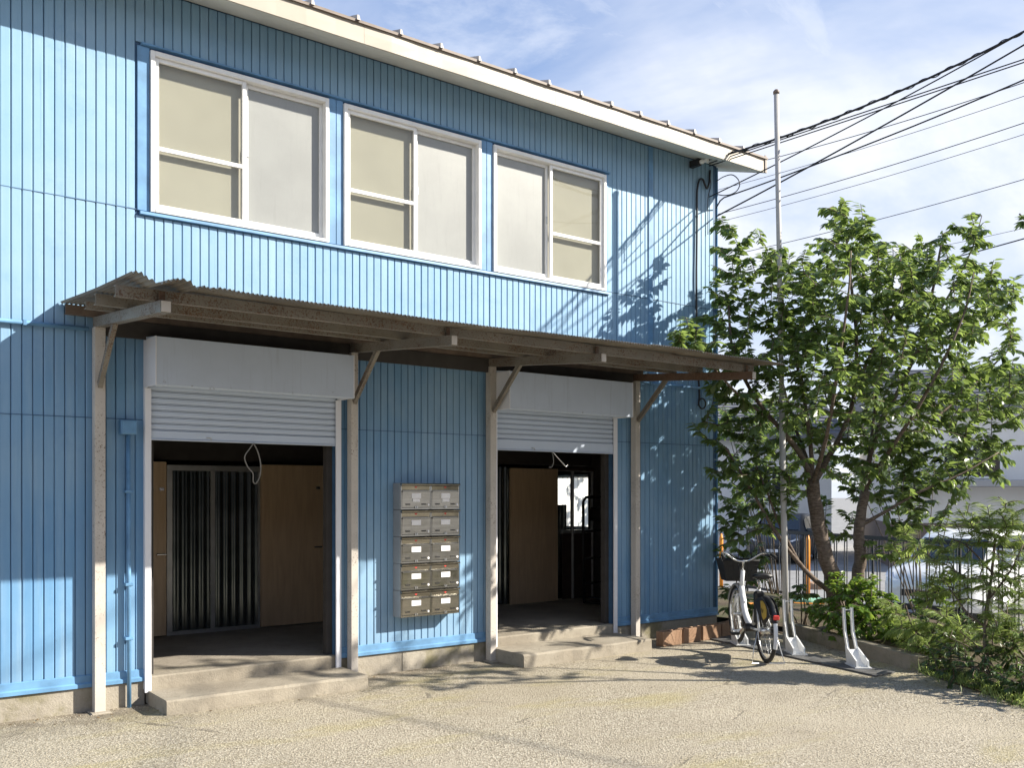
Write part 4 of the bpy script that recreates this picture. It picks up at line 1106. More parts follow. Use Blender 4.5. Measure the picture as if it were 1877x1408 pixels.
def grow(name, label, cat, base, limbs, blobs, seed, leaf, group=None, singles=0, trunk_mat='bark', twig_len=(0.35, 0.6), leaves_per=(10, 16), droop=0.5, stub=0.55):
    """a woody plant: limbs are (points, r0, r1), blobs are (centre, radius, twigs) that the twigs fill with leaves"""
    rng = random.Random(seed)
    root = empty(name, base, label, cat, group)
    mb = MB(); nodes = []
    for pts, r0, r1 in limbs:
        sp = smooth_path(pts, 5); k = len(sp)
        jr = [r0 + (r1 - r0) * (i / (k - 1)) ** 0.8 for i in range(k)]
        sp = [p + Vector((rng.uniform(-1, 1), rng.uniform(-1, 1), rng.uniform(-1, 1))) * r * 0.10 if 0 < i < k - 1 else p for i, (p, r) in enumerate(zip(sp, jr))]
        mb.tube(sp, [r * rng.uniform(0.96, 1.04) for r in jr], 9 if r0 > 0.03 else 6)
        nodes += [(p, r) for i, (p, r) in enumerate(zip(sp, jr)) if i > 1]
    part(mb, "trunk", M[trunk_mat], root)
    tw = MB(); LB, LA, LU, LS = [], [], [], []
    NP = np.array([tuple(p) for p, _ in nodes])
    targets = []
    for c, rad, n in blobs:
        for _ in range(n):
            while True:
                q = Vector((rng.uniform(-1, 1), rng.uniform(-1, 1), rng.uniform(-1, 1)))
                if q.length <= 1: break
            q = q * (0.35 + 0.65 * q.length) if q.length > 0 else q
            targets.append(Vector(c) + q * rad)
    root_p = Vector(base)
    targets.sort(key=lambda p: (p - root_p).length)
    extra = []
    for tgt in targets:
        d = np.linalg.norm(NP - np.array(tuple(tgt)), axis=1)
        if extra:
            E = np.array(extra); de = np.linalg.norm(E - np.array(tuple(tgt)), axis=1)
            if de.min() < d.min() * 0.8: s = Vector(E[int(de.argmin())])
            else: s = nodes[int(d.argmin())][0]
        else: s = nodes[int(d.argmin())][0]
        v = tgt - s; L = v.length
        if L < 0.06: continue
        mid = s.lerp(tgt, 0.5) + Vector((rng.uniform(-.1, .1), rng.uniform(-.1, .1), rng.uniform(0.02, .16))) * L
        path = [s * (1 - t) ** 2 + mid * 2 * t * (1 - t) + tgt * t * t for t in [i / 5 for i in range(6)]]
        tw.tube(path, [0.004 + 0.006 * min(1, L) * (1 - i / 5) for i in range(6)], 4, False)
        extra += [tuple(path[3]), tuple(path[4])]
        nl = rng.randint(*leaves_per); span = min(0.95, rng.uniform(*twig_len) / L)
        for i in range(nl):
            t = 1 - span * (i + rng.random() * 0.6) / nl
            p = s * (1 - t) ** 2 + mid * 2 * t * (1 - t) + tgt * t * t
            dr = (path[5] - path[3]).normalized()
            side = dr.cross(Vector((0, 0, 1)));
            if side.length < 1e-3: side = Vector((1, 0, 0))
            side.normalize(); sg = 1 if i % 2 else -1
            a = dr * rng.uniform(0.35, 0.9) + side * sg * rng.uniform(0.5, 1.0) + Vector((0, 0, -1)) * rng.uniform(0.1, 1.0) * droop * 1.6
            u = Vector((rng.gauss(0, .38), rng.gauss(0, .38), 1.0)) + side * sg * 0.35
            LB.append(tuple(p)); LA.append(tuple(a)); LU.append(tuple(u)); LS.append(rng.uniform(*leaf['size']))
    o = part(tw, "twigs", M['twig'], root); o["kind"] = "stuff"
    LB, LA, LU, LS = (np.array(q, dtype=np.float32) for q in (LB, LA, LU, LS))
    shape = leaf['shape']
    keep = np.zeros(len(LB), dtype=bool)
    if singles:
        eye = np.array(cam.location)
        order_ = np.argsort(np.linalg.norm(LB - eye, axis=1) / LS); keep[order_[:singles]] = True
        me = leaves_mesh("leaf", np.zeros((1, 3), np.float32), np.array([[0, 1, 0]], np.float32), np.array([[0, 0, 1]], np.float32), np.ones(1, np.float32), M[leaf['mat']], shape)
        Mx, B = leaf_frames(LB[keep], LA[keep], LU[keep], LS[keep])
        for m3, b in zip(Mx, B):
            o = link("leaf", me, root)
            o.matrix_local = Matrix.Translation(Vector(b.tolist()) - root.location) @ Matrix(m3.tolist()).to_4x4()
    fm = leaves_mesh("foliage", LB[~keep], LA[~keep], LU[~keep], LS[~keep], M[leaf['mat']], shape)
    o = link("foliage", fm, root, -root.location); o["kind"] = "stuff"
    print(name, "leaves", len(LB))
    return root

BIG = dict(shape=leaf_shape(0.50, 0.06, 0.22), size=(0.075, 0.128), mat='leaf')
CB = (9.849, -1.281, 0.265); CB = (CB[0], CB[1], 0.08)
def limb(r0, r1, *p): return (list(p), r0, r1)
cherry_limbs = [
    limb(0.105, 0.075, CB, (9.739, -1.261, 0.677), (9.598, -1.217, 1.098), (9.542, -1.175, 1.482), (9.458, -1.174, 1.866)),
    limb(0.040, 0.013, (9.458, -1.174, 1.834), (9.251, -1.143, 2.180), (8.967, -1.054, 2.489), (8.686, -0.967, 2.792), (8.449, -0.851, 3.281), (8.478, -0.748, 3.856)),
    limb(0.043, 0.013, (9.458, -1.174, 1.802), (9.634, -1.244, 2.091), (9.831, -1.330, 2.446), (9.984, -1.383, 2.902), (10.094, -1.340, 3.565), (10.130, -1.243, 4.239), (10.177, -1.153, 4.792)),
    limb(0.032, 0.011, (9.458, -1.174, 1.866), (9.400, -1.193, 2.246), (9.344, -1.151, 2.754), (9.243, -1.074, 3.388), (9.209, -0.924, 4.044), (9.189, -0.846, 4.570)),
    limb(0.095, 0.055, (CB[0] + 0.03, CB[1] - 0.03, CB[2]), (9.994, -1.390, 0.511), (10.040, -1.426, 0.963), (10.025, -1.414, 1.254), (10.132, -1.432, 1.739)),
    limb(0.040, 0.013, (10.132, -1.432, 1.706), (10.208, -1.427, 2.065), (10.403, -1.449, 2.529), (10.696, -1.544, 3.001), (11.003, -1.651, 3.614), (11.216, -1.686, 4.306), (11.286, -1.739, 4.779)),
    limb(0.030, 0.010, (10.142, -1.440, 1.804), (10.458, -1.615, 2.196), (10.918, -1.837, 2.595), (11.484, -2.013, 3.012), (12.062, -2.199, 3.511)),
    limb(0.026, 0.007, (10.030, -1.418, 1.319), (10.216, -1.621, 1.481), (10.477, -1.881, 1.706), (10.886, -2.189, 1.931), (11.345, -2.410, 2.191)),
    limb(0.036, 0.012, (9.754, -1.272, 0.516), (9.420, -1.208, 0.723), (9.134, -1.117, 1.014), (8.876, -1.048, 1.332), (8.637, -0.930, 1.768), (8.414, -0.762, 2.233)),
    limb(0.024, 0.007, (9.236, -1.132, 0.929), (9.023, -1.034, 1.360), (8.826, -1.010, 1.737), (8.621, -0.981, 2.108)),
    limb(0.022, 0.006, (9.984, -1.383, 2.902), (10.068, -1.572, 3.404), (10.273, -1.726, 3.852), (10.443, -1.729, 4.259)),
    limb(0.020, 0.006, (8.967, -1.054, 2.489), (8.236, -1.066, 2.816), (7.643, -1.120, 3.148), (7.287, -1.101, 3.289)),
    limb(0.019, 0.005, (11.003, -1.651, 3.614), (11.270, -1.852, 4.150), (11.583, -1.963, 4.711), (11.690, -2.044, 5.150)),
]
cherry_limbs += [
    limb(0.029, 0.008, (9.458, -1.174, 1.802), (9.113, -1.603, 2.342), (8.859, -1.912, 3.017), (8.952, -1.982, 3.833), (9.153, -1.883, 4.351)),
    limb(0.029, 0.008, (10.132, -1.432, 1.706), (10.794, -1.117, 2.565), (11.333, -0.898, 3.603), (11.568, -0.950, 4.628)),
    limb(0.029, 0.008, (10.142, -1.440, 1.804), (9.883, -2.059, 2.410), (9.984, -2.385, 2.996), (10.224, -2.566, 3.656), (10.419, -2.588, 4.160)),
    limb(0.026, 0.007, (9.415, -1.204, 1.929), (9.804, -0.621, 2.686), (9.890, -0.310, 3.542), (9.779, -0.226, 4.234)),
]
def spread(bl):
    """the crown is about as deep as it is wide: part of each clump goes forward and part back"""
    out = []; pass
    for c, r, n in bl:
        c = Vector(c)
        if c.x < 9.2 or c.z < 2.7: out.append((c, r, int(n * 1.6)))
        else:
            out.append((c, r, int(n * 1.15)))
            for s in (-0.9, 0.9): out.append((c + (c - Vector((0, -7.88, 1.7))).normalized() * s, r * 1.03, int(n * 0.84)))
    return out
cherry_blobs = [
    ((8.607, -0.719, 4.537), 0.42, 16), ((8.635, -0.616, 4.848), 0.22, 6), ((8.528, -0.785, 3.856), 0.48, 26), ((8.199, -0.788, 3.663), 0.26, 8), ((9.282, -0.853, 4.453), 0.38, 12), ((9.091, -0.960, 3.706), 0.58, 36),
    ((10.113, -1.105, 4.792), 0.42, 18), ((10.193, -1.165, 5.058), 0.25, 10), ((9.798, -1.243, 3.936), 0.66, 44), ((10.550, -1.560, 4.239), 0.55, 32), ((11.056, -1.691, 4.551), 0.40, 18), ((11.583, -1.963, 4.914), 0.30, 10),
    ((11.270, -1.852, 3.815), 0.60, 38), ((10.365, -1.671, 3.419), 0.70, 46), ((11.926, -2.097, 4.056), 0.45, 22), ((12.294, -2.124, 3.196), 0.55, 30), ((11.102, -1.976, 2.924), 0.70, 46), ((11.490, -2.144, 2.403), 0.48, 26),
    ((10.028, -1.667, 2.500), 0.60, 34), ((9.299, -1.367, 2.984), 0.60, 36), ((8.638, -1.119, 2.960), 0.55, 32), ((8.449, -0.851, 2.601), 0.48, 26), ((8.577, -0.823, 1.924), 0.42, 20), ((8.528, -0.785, 1.363), 0.32, 12),
    ((8.794, -1.111, 2.046), 0.42, 18), ((10.562, -1.694, 2.000), 0.50, 24), ((10.952, -1.988, 1.804), 0.35, 14), ((9.636, -1.496, 2.178), 0.45, 16), ((7.324, -1.067, 3.354), 0.24, 14), ((7.696, -1.034, 3.250), 0.20, 8),
    ((8.267, -0.964, 3.069), 0.45, 20), ((10.079, -1.705, 1.040), 0.22, 7), ((10.468, -1.749, 1.351), 0.25, 9), ((9.000, -1.142, 1.675), 0.30, 7),
    ((8.812, -0.749, 2.246), 0.40, 18), ((9.101, -0.717, 1.545), 0.34, 12), ((9.553, -0.807, 2.397), 0.42, 18), ((10.308, -1.126, 1.740), 0.34, 10), ((10.666, -1.772, 2.391), 0.50, 24), ((10.961, -1.744, 1.541), 0.32, 12),
    ((10.735, -1.449, 1.740), 0.32, 12), ((11.391, -2.194, 2.003), 0.34, 14), ((11.858, -2.296, 2.610), 0.40, 18), ((9.710, -0.926, 3.581), 0.50, 20), ((8.424, -0.832, 3.342), 0.40, 14), ((10.107, -1.476, 3.031), 0.55, 24), ((10.148, -1.006, 1.339), 0.25, 6), ((9.625, -0.987, 4.217), 0.35, 14), ((10.340, -1.401, 4.568), 0.32, 14), ((10.775, -1.604, 3.996), 0.45, 18), ((9.455, -1.109, 3.596), 0.45, 16), ((11.636, -2.004, 4.306), 0.40, 16), ((8.782, -0.852, 4.191), 0.34, 12),
]
grow("cherry_tree", "leafy cherry tree with forked dark trunk at the corner of the blue building", "tree", CB, cherry_limbs, spread(cherry_blobs), 5, BIG, singles=300, leaves_per=(10, 15), twig_len=(0.55, 1.0))

# a second tree to the right of the view, whose shade falls on the doors
T2 = (10.35, -5.15, 0.03)
t2_limbs = [limb(0.055, 0.03, T2, (10.30, -5.10, 1.0), (10.2, -5.0, 2.0), (10.1, -4.9, 3.2)),
            limb(0.024, 0.008, (10.2, -5.0, 2.0), (10.1, -4.5, 2.7), (10.0, -4.1, 3.3), (9.9, -3.7, 4.0), (9.72, -3.4, 4.5)),
            limb(0.024, 0.008, (10.1, -4.9, 3.2), (10.05, -5.2, 4.3), (10.1, -5.5, 5.4), (10.15, -5.7, 6.1)),
            limb(0.02, 0.007, (10.2, -5.0, 1.8), (10.15, -4.5, 2.3), (10.2, -4.0, 2.7), (10.3, -3.6, 3.2))]
t2_blobs = [((10.05, -4.45, 3.7), 0.55, 20), ((10.1, -4.9, 4.6), 0.60, 22), ((10.15, -5.4, 5.4), 0.50, 16), ((9.95, -3.85, 3.9), 0.28, 7), ((9.70, -3.42, 4.45), 0.16, 3), ((10.35, -3.45, 3.2), 0.22, 5), ((10.1, -5.7, 6.1), 0.35, 8), ((10.25, -3.45, 2.35), 0.28, 6), ((10.3, -5.1, 1.2), 0.30, 8), ((10.25, -5.0, 1.9), 0.36, 9), ((10.15, -4.9, 2.5), 0.40, 9)]
grow("cherry_tree", "second cherry tree reaching in at the right edge of the view", "tree", T2, t2_limbs, t2_blobs, 9, BIG, leaves_per=(9, 14))

SM = dict(shape=leaf_shape(0.52, 0.08, 0.2), size=(0.055, 0.09), mat='leaf_bright')
SD = dict(shape=leaf_shape(0.40, 0.06, 0.15), size=(0.035, 0.06), mat='leaf_dark')
NE = dict(shape=leaf_shape(0.085, 0, 0.22, True), size=(0.075, 0.14), mat='leaf_needle')
def bush(name, label, cat, base, blobs, seed, leaf, per=(9, 14), group=None, tl=(0.15, 0.3), droop=0.5, stems=6):
    rng = random.Random(seed); limbs = []
    for i in range(stems):
        c, r, n = blobs[i % len(blobs)]
        e = Vector(c) + Vector((rng.uniform(-.5, .5), rng.uniform(-.5, .5), rng.uniform(-.2, .5))) * r
        b = Vector(base) + Vector((rng.uniform(-.05, .05), rng.uniform(-.05, .05), 0))
        limbs.append(([b, b.lerp(e, 0.45) + Vector((0, 0, 0.08)), e], 0.012, 0.004))
    return grow(name, label, cat, base, limbs, blobs, seed, leaf, group, trunk_mat='twig', twig_len=tl, leaves_per=per, droop=droop)
def gz(p, z=0.06): return (p[0], p[1], z)
bush("shrub", "bright green leafy shrub at the foot of the cherry tree", "shrub", gz((9.419, -1.709, 0.146)),
     [((9.459, -1.613, 0.533), 0.26, 90), ((9.524, -1.913, 0.494), 0.28, 100), ((9.262, -1.464, 0.348), 0.22, 70), ((9.177, -1.901, 0.309), 0.28, 100), ((9.346, -2.154, 0.264), 0.24, 80), ((9.347, -2.406, 0.205), 0.20, 50), ((9.535, -1.420, 0.700), 0.14, 20), ((9.517, -1.782, 0.666), 0.20, 50)], 21, SM, stems=9)
bush("shrub", "small leafy plant behind the bicycle by the building corner", "shrub", gz((9.186, -0.280, 0.234)),
     [((9.186, -0.280, 1.004), 0.30, 22), ((9.320, -0.381, 0.770), 0.25, 16), ((9.133, -0.239, 0.468), 0.22, 16), ((9.373, -0.421, 0.335), 0.18, 12)], 22, dict(SM, mat='leaf', size=(0.07, 0.11)), stems=6)
bush("shrub", "low weedy plant in the kerb bed behind the pole", "shrub", gz((9.684, -0.906, 0.194)),
     [((9.658, -0.886, 0.523), 0.18, 12), ((9.591, -1.087, 0.349), 0.16, 12), ((9.613, -0.602, 0.368), 0.16, 9)], 23, dict(SM, mat='leaf', size=(0.06, 0.10)), stems=5)
bush("shrub", "sprawling weed with yellow-green leaves growing through the railing", "shrub", gz((10.339, -2.027, 0.228)),
     [((10.489, -2.140, 0.574), 0.16, 12), ((10.339, -2.027, 0.417), 0.14, 10), ((10.590, -2.216, 0.794), 0.10, 5)], 24, dict(SM, size=(0.07, 0.10)), stems=4)
MD = dict(shape=leaf_shape(0.5, 0.07, 0.2), size=(0.07, 0.115), mat='leaf')
bush("tall_shrub", "tall leafy shrub beyond the railing filling the gap beside the blue corner", "shrub", (12.9, 1.9, -0.45),
     [((10.739, 1.054, 2.846), 0.55, 54), ((11.246, 0.922, 2.385), 0.55, 54), ((10.770, 1.031, 1.747), 0.45, 41), ((11.602, 0.903, 2.879), 0.5, 41), ((11.731, 0.806, 1.910), 0.45, 32), ((11.101, 0.906, 1.273), 0.3, 16)], 51, MD, group="tall shrubs beyond the railing", tl=(0.5, 0.9), stems=10)
bush("tall_shrub", "tall leafy shrub beyond the railing above the white car's bonnet", "shrub", (13.4, -0.3, -0.45),
     [((13.142, -0.008, 2.323), 0.55, 48), ((13.534, -0.304, 2.077), 0.5, 44), ((12.971, 0.247, 1.750), 0.42, 28), ((13.273, -0.106, 1.503), 0.35, 22), ((14.123, -0.497, 2.332), 0.5, 35), ((12.751, 0.663, 2.169), 0.45, 25), ((13.085, 0.411, 2.754), 0.5, 32)], 52, MD, group="tall shrubs beyond the railing", tl=(0.5, 0.9), stems=10)
# feathery shrubs
FB = (8.345, -3.905, 0.02)
def feather(label, base, limbs, blobs, seed, group="feathery shrubs"):
    return grow("feathery_shrub", label, "shrub", base, limbs, blobs, seed, NE, group, trunk_mat='twig', twig_len=(0.30, 0.55), leaves_per=(30, 46), droop=0.25)
feather("tall feathery narrow-leaved shrub on a thin pale stem at the right edge", FB,
     [limb(0.020, 0.012, FB, (8.374, -3.738, 0.283), (8.466, -3.683, 0.510), (8.590, -3.651, 0.743), (8.715, -3.620, 0.981), (8.843, -3.592, 1.326)),
      limb(0.010, 0.005, (8.466, -3.683, 0.510), (8.425, -3.526, 0.644), (8.384, -3.370, 0.881)), limb(0.010, 0.005, (8.590, -3.651, 0.743), (8.638, -3.812, 0.998), (8.735, -3.886, 1.242)),
      limb(0.010, 0.005, (8.715, -3.620, 0.981), (8.622, -3.424, 1.225), (8.517, -3.220, 1.322))],
     [((8.904, -3.637, 1.427), 0.26, 72), ((8.702, -3.485, 1.427), 0.20, 43), ((8.740, -3.764, 0.940), 0.30, 82), ((8.603, -3.535, 0.931), 0.26, 64), ((8.557, -3.250, 1.169), 0.22, 43), ((8.497, -3.831, 0.524), 0.26, 64), ((8.517, -3.220, 0.811), 0.20, 32), ((8.646, -2.816, 1.198), 0.18, 21)], 31)
feather("lower feathery narrow-leaved shrub drooping over the end of the kerb", (8.85, -3.25, 0.05),
     [limb(0.012, 0.006, (8.85, -3.25, 0.05), (8.873, -2.799, 0.322), (8.880, -2.679, 0.582)), limb(0.01, 0.005, (8.85, -3.25, 0.05), (8.907, -2.950, 0.283), (8.971, -2.999, 0.498))],
     [((8.901, -2.696, 0.362), 0.20, 46), ((8.726, -2.939, 0.219), 0.17, 36), ((8.971, -2.999, 0.391), 0.22, 46), ((9.117, -2.357, 0.477), 0.18, 25), ((9.023, -3.163, 0.298), 0.18, 28)], 32)
bush("low_shrub", "dark green low shrub under the feathery stem at the garden edge", "shrub", (8.55, -3.72, 0.02),
     [((8.112, -3.541, 0.177), 0.20, 36), ((8.037, -3.798, 0.195), 0.20, 36), ((8.631, -3.368, 0.309), 0.26, 36), ((8.448, -3.231, 0.182), 0.16, 21)], 41, SD, per=(14, 22), group="low dark shrubs", tl=(0.12, 0.25), stems=8)
bush("low_shrub", "dark green low shrub at the right edge beside the asphalt", "shrub", (8.25, -4.25, 0.02),
     [((8.006, -4.087, 0.187), 0.20, 36), ((7.891, -4.314, 0.191), 0.24, 36), ((8.542, -3.928, 0.364), 0.28, 42), ((8.490, -3.763, 0.299), 0.22, 30), ((8.380, -4.182, 0.389), 0.28, 30)], 42, SD, per=(14, 22), group="low dark shrubs", tl=(0.12, 0.25), stems=8)
bush("low_shrub", "grey green low shrub between kerb bed and black railing", "shrub", gz((10.103, -2.224, 0.116)),
     [((9.485, -2.510, 0.292), 0.24, 60), ((9.424, -2.840, 0.278), 0.26, 60), ((9.673, -2.150, 0.296), 0.22, 50), ((9.448, -3.109, 0.308), 0.26, 60)], 43, dict(SD, size=(0.04, 0.07)), per=(12, 18), group="low dark shrubs", tl=(0.12, 0.25), stems=8)

# ground litter: fallen leaves, grit and weeds
def litter():
    rng = random.Random(77); B, A, U, Z = [], [], [], []
    for _ in range(420):
        if rng.random() < 0.6: x, y = rng.uniform(1, 7.6), -abs(rng.gauss(0, 0.35)) - 0.03
        else:
            s = rng.random(); x, y = 9.4 - 1.7 * s - abs(rng.gauss(0, 0.3)), -0.9 - 3.5 * s - rng.uniform(0, .2)
        B.append((x, y, 0.006)); a = rng.uniform(0, 6.28); A.append((math.cos(a), math.sin(a), rng.uniform(0, .25))); U.append((rng.gauss(0, .25), rng.gauss(0, .25), 1)); Z.append(rng.uniform(0.012, 0.035))
    me = leaves_mesh("fallen_leaves", *(np.array(q, dtype=np.float32) for q in (B, A, U, Z)), simple("dry_leaf", (0.13, 0.085, 0.04), 0.85, var=0.4), leaf_shape(0.5, 0.06, 0.2))
    tag(link("fallen_leaves", me), kind='stuff')
    v = np.array([(1, 0, 0), (-1, 0, 0), (0, 1, 0), (0, -1, 0), (0, 0, 0.8), (0, 0, -0.5)], np.float32)
    fs = [(0, 2, 4), (2, 1, 4), (1, 3, 4), (3, 0, 4)]
    P = []
    for _ in range(5200):
        x = rng.uniform(0.2, 8.3); y = -7.2 + 7.1 * rng.random() ** 0.6
        if rng.random() < 0.25: y = -abs(rng.gauss(0, 0.12)) - 0.02
        if (-0.62 < y and (2.2 < x < 4.0 or 5.6 < x < 7.45)): y -= 0.62
        P.append((x, y, 0.001, rng.uniform(0.0025, 0.0065) * (1.5 if rng.random() < 0.06 else 1)))
    P = np.array(P, np.float32)
    ang = np.array([rng.uniform(0, 6.28) for _ in P]); c, s_ = np.cos(ang), np.sin(ang)
    V = v[None] * P[:, 3][:, None, None]
    V = np.stack((V[:, :, 0] * c[:, None] - V[:, :, 1] * s_[:, None], V[:, :, 0] * s_[:, None] + V[:, :, 1] * c[:, None], V[:, :, 2]), 2) + P[:, None, :3]
    per = np.array([i for f in fs for i in f], np.int32)
    t = NT("loose_grit"); t.set(t.mix(t.geo.outputs["Random Per Island"], (0.13, 0.11, 0.085), (0.50, 0.44, 0.36)), 0.9)
    me = raw_mesh("gravel", V.reshape(-1, 3), (np.arange(len(P), dtype=np.int32)[:, None] * 6 + per[None]).ravel(), np.full(len(P) * 4, 3), t.m)
    tag(link("gravel", me), kind='stuff')
    B, A, U, Z = [], [], [], []
    for _ in range(900):                                   # short weeds along the garden edge and the kerb
        s = rng.random() ** 1.2; x, y = 8.62 - 1.3 * s + rng.gauss(0, .06), -3.0 - 2.2 * s + rng.gauss(0, .08)
        B.append((x, y, 0.0)); A.append((rng.gauss(0, .5), rng.gauss(0, .5), 1)); U.append((rng.gauss(0, 1), rng.gauss(0, 1), .2)); Z.append(rng.uniform(0.05, 0.16))
    me = leaves_mesh("grass", *(np.array(q, dtype=np.float32) for q in (B, A, U, Z)), M['leaf_needle'], leaf_shape(0.09, 0, 0.3, True))
    tag(link("grass", me), kind='stuff')
litter()

# ------------------------------------------------------------------ railing
def railing():
    a, b = Vector((13.1, 2.72)), Vector((11.05, -3.35)); L = (b - a).length; d = (b - a) / L
    root = empty("railing", (12.1, -0.3, 0), "black metal railing with paired bars behind the cherry tree", "railing")
    for z, h, nm in ((1.085, 0.045, "top_rail"), (0.100, 0.03, "bottom_rail")):
        mb = MB(); mb.bar((*a, z), (*b, z), 0.035, h, 0.004); part(mb, nm, M['fence'], root)
    n = int(L / 0.235)
    for i in range(n + 1):
        for o in (-0.028, 0.028):
            p = a + d * (0.03 + i * 0.235 + o)
            mb = MB(); mb.bar((*p, 0.116), (*p, 1.062), 0.012, 0.012); part(mb, "bar", M['fence'], root)
    for i in range(5):
        p = a + d * (L * i / 4); mb = MB(); mb.bar((*p, -0.5), (*p, 1.10), 0.028, 0.028, 0.003); part(mb, "post", M['fence'], root)
railing()

# ------------------------------------------------------------------ street beyond: cars, posts, wheel stops
def car(root, paint):
    """four-door hatchback, x forward, y left, z up, origin on the ground under its middle"""
    def ring(x, hw, zb, zw, zt, tw):
        return [(x, -hw * .96, zb), (x, -hw, zb + .18), (x, -hw, zw - .08), (x, -hw * .97, zw), (x, -tw, zt - .05), (x, -tw * .82, zt), (x, tw * .82, zt), (x, tw, zt - .05), (x, hw * .97, zw), (x, hw, zw - .08), (x, hw, zb + .18), (x, hw * .96, zb)]
    S_ = [(-1.93, .62, .36, .80, .84, .55), (-1.86, .78, .26, .92, .98, .66), (-1.70, .83, .24, .96, 1.30, .62), (-1.45, .845, .22, .96, 1.44, .60), (-0.9, .85, .22, .95, 1.51, .60), (-0.2, .85, .22, .94, 1.53, .61), (0.30, .85, .22, .94, 1.50, .61), (0.62, .85, .22, .94, 1.36, .62), (1.00, .845, .22, .93, 1.03, .66), (1.12, .84, .22, .92, .965, .70), (1.55, .80, .23, .86, .89, .68), (1.80, .72, .26, .74, .77, .60), (1.93, .58, .32, .60, .63, .50)]
    mb = MB(); mb.loft([ring(*s) for s in S_]); body = mb.build("body", paint, root)
    def panel(name, mat, pts, push):
        q = MB(); n = len(pts); c = sum((Vector(p) for p in pts), Vector()) / n
        nn = (Vector(pts[1]) - Vector(pts[0])).cross(Vector(pts[2]) - Vector(pts[0])).normalized() * push
        q.loft([[tuple(Vector(p) - nn * 0.02) for p in pts], [tuple(Vector(p) + nn) for p in pts]], smooth=False)
        return q.build(name, mat, body)
    panel("windscreen", M['dark_glass'], [(1.02, -.60, 1.03), (1.02, .60, 1.03), (0.60, .53, 1.375), (0.60, -.53, 1.375)], .012)
    panel("rear_window", M['dark_glass'], [(-1.73, .52, 1.05), (-1.73, -.52, 1.05), (-1.64, -.48, 1.32), (-1.64, .48, 1.32)], .05)
    for s in (-1, 1):
        for a in (((0.92, 1.0), (0.56, 1.33), (0.06, 1.42), (0.06, .985)), ((0.0, .985), (0.0, 1.42), (-.72, 1.43), (-.82, .99)), ((-.88, .995), (-.80, 1.42), (-1.30, 1.39), (-1.52, 1.02))):
            pts = [(x, s * (.838 - (z - .95) * .42), z) for x, z in a]
            panel("side_window", M['dark_glass'], pts, .010 * (s if True else 1) * (1 if a[0][0] > 0.9 else 1))
        q = MB(); q.box(.62, .78, s * .86 - .06, s * .86 + .10 if s > 0 else s * .86 + .06, .96, 1.08, .02); q.build("mirror", paint, body)
        q = MB(); q.loft([[(1.58, s * .52, .70), (1.58, s * .74, .70), (1.56, s * .78, .84), (1.56, s * .50, .82)], [(1.90, s * .44, .60), (1.78, s * .70, .66), (1.74, s * .745, .785), (1.86, s * .44, .71)]], smooth=False); q.build("headlight", M['chrome'], body)
    q = MB(); q.box(1.80, 1.945, -.40, .40, .47, .58, .01); q.build("grille", M['black'], body)
    q = MB(); q.box(1.76, 1.935, -.60, .60, .245, .36, .02); q.build("lower_grille", M['black'], body)
    q = MB(); q.box(1.93, 1.955, -.17, .17, .37, .46, .004); q.build("number_plate", M['label'], body)
    for x in (1.25, -1.22):
        for s in (-1, 1):
            q = MB(); q.tube([(x, s * .66, .305), (x, s * .855, .305)], .305, 28); w = q.build("wheel", M['rubber'], root)
            q = MB(); q.tube([(x, s * .858, .305), (x, s * .866, .305)], [.20, .185], 20); q.build("rim", M['chrome'], w)
    return root
c = empty("parked_car", (16.55, 0.62, -0.45), "white hatchback parked facing the railing at the right", "car", rot=R(180 + 8))
car(c, M['white_paint'])
c = empty("parked_car", (25.5, 11.2, -0.45), "dark car parked in the open garage behind the tree", "car", rot=R(205))
car(c, simple("dark_car_paint", (0.05, 0.052, 0.058), 0.3))
for p, lb in (((16.193, 3.704, 0.801), "orange marker post seen left of the cherry trunk"), ((17.428, 2.145, 0.270), "orange marker post beside the white parked car"), ((16.359, 6.083, 0.743), "orange marker post at the corner of the blue building")):
    t = empty("marker_post", (p[0], p[1], -0.45), lb, "marker post", "orange marker posts on the street")
    mb = MB(); h = p[2] + 0.45 + 0.08; mb.tube([(p[0], p[1], -0.45), (p[0], p[1], -0.45 + h * .92), (p[0], p[1], -0.45 + h)], [.042, .042, .016], 12); part(mb, "tube", M['orange'], t)
    mb = MB(); mb.tube([(p[0], p[1], -0.45), (p[0], p[1], -0.41)], [.13, .10], 14); part(mb, "foot", M['rubber'], t)
for q, lb in (((17.6, 6.2), "brown wheel stop on the street seen left of the pole"), ((18.5, 5.2), "brown wheel stop on the street seen right of the pole")):
    mb = MB(); mb.prism([(-.10, 0), (-.07, .12), (.07, .12), (.10, 0)], -.35, .35, 'xz'); o = mb.build("wheel_stop", M['block'], None, (q[0], q[1], -0.45)); o.rotation_euler = (0, 0, R(-42)); tag(o, lb, "wheel stop", "wheel stops on the street")
mb = MB(); mb.tube([(0, 0, 0), (0, 0, .25), (0, 0, .30)], [.16, .21, .22], 18); o = mb.build("tub", M['mint'], None, (*(11.572, 0.426, 0.178)[:2], -0.45 + 0.35)); tag(o, "mint green plastic tub behind the pole and railing", "tub")
mb = MB(); mb.box(-.55, .55, -.06, .06, 0, .05, .008); mb.box(-.5, -.44, -.05, .05, -.30, -.001); mb.box(.44, .5, -.05, .05, -.30, -.001); o = mb.build("bench_plank", M['orange'], None, (*(11.167, 0.480, 0.123)[:2], -0.45 + 0.56)); o.rotation_euler = (0, 0, R(-30)); tag(o, "low orange plank trestle behind the bicycle and railing", "trestle")

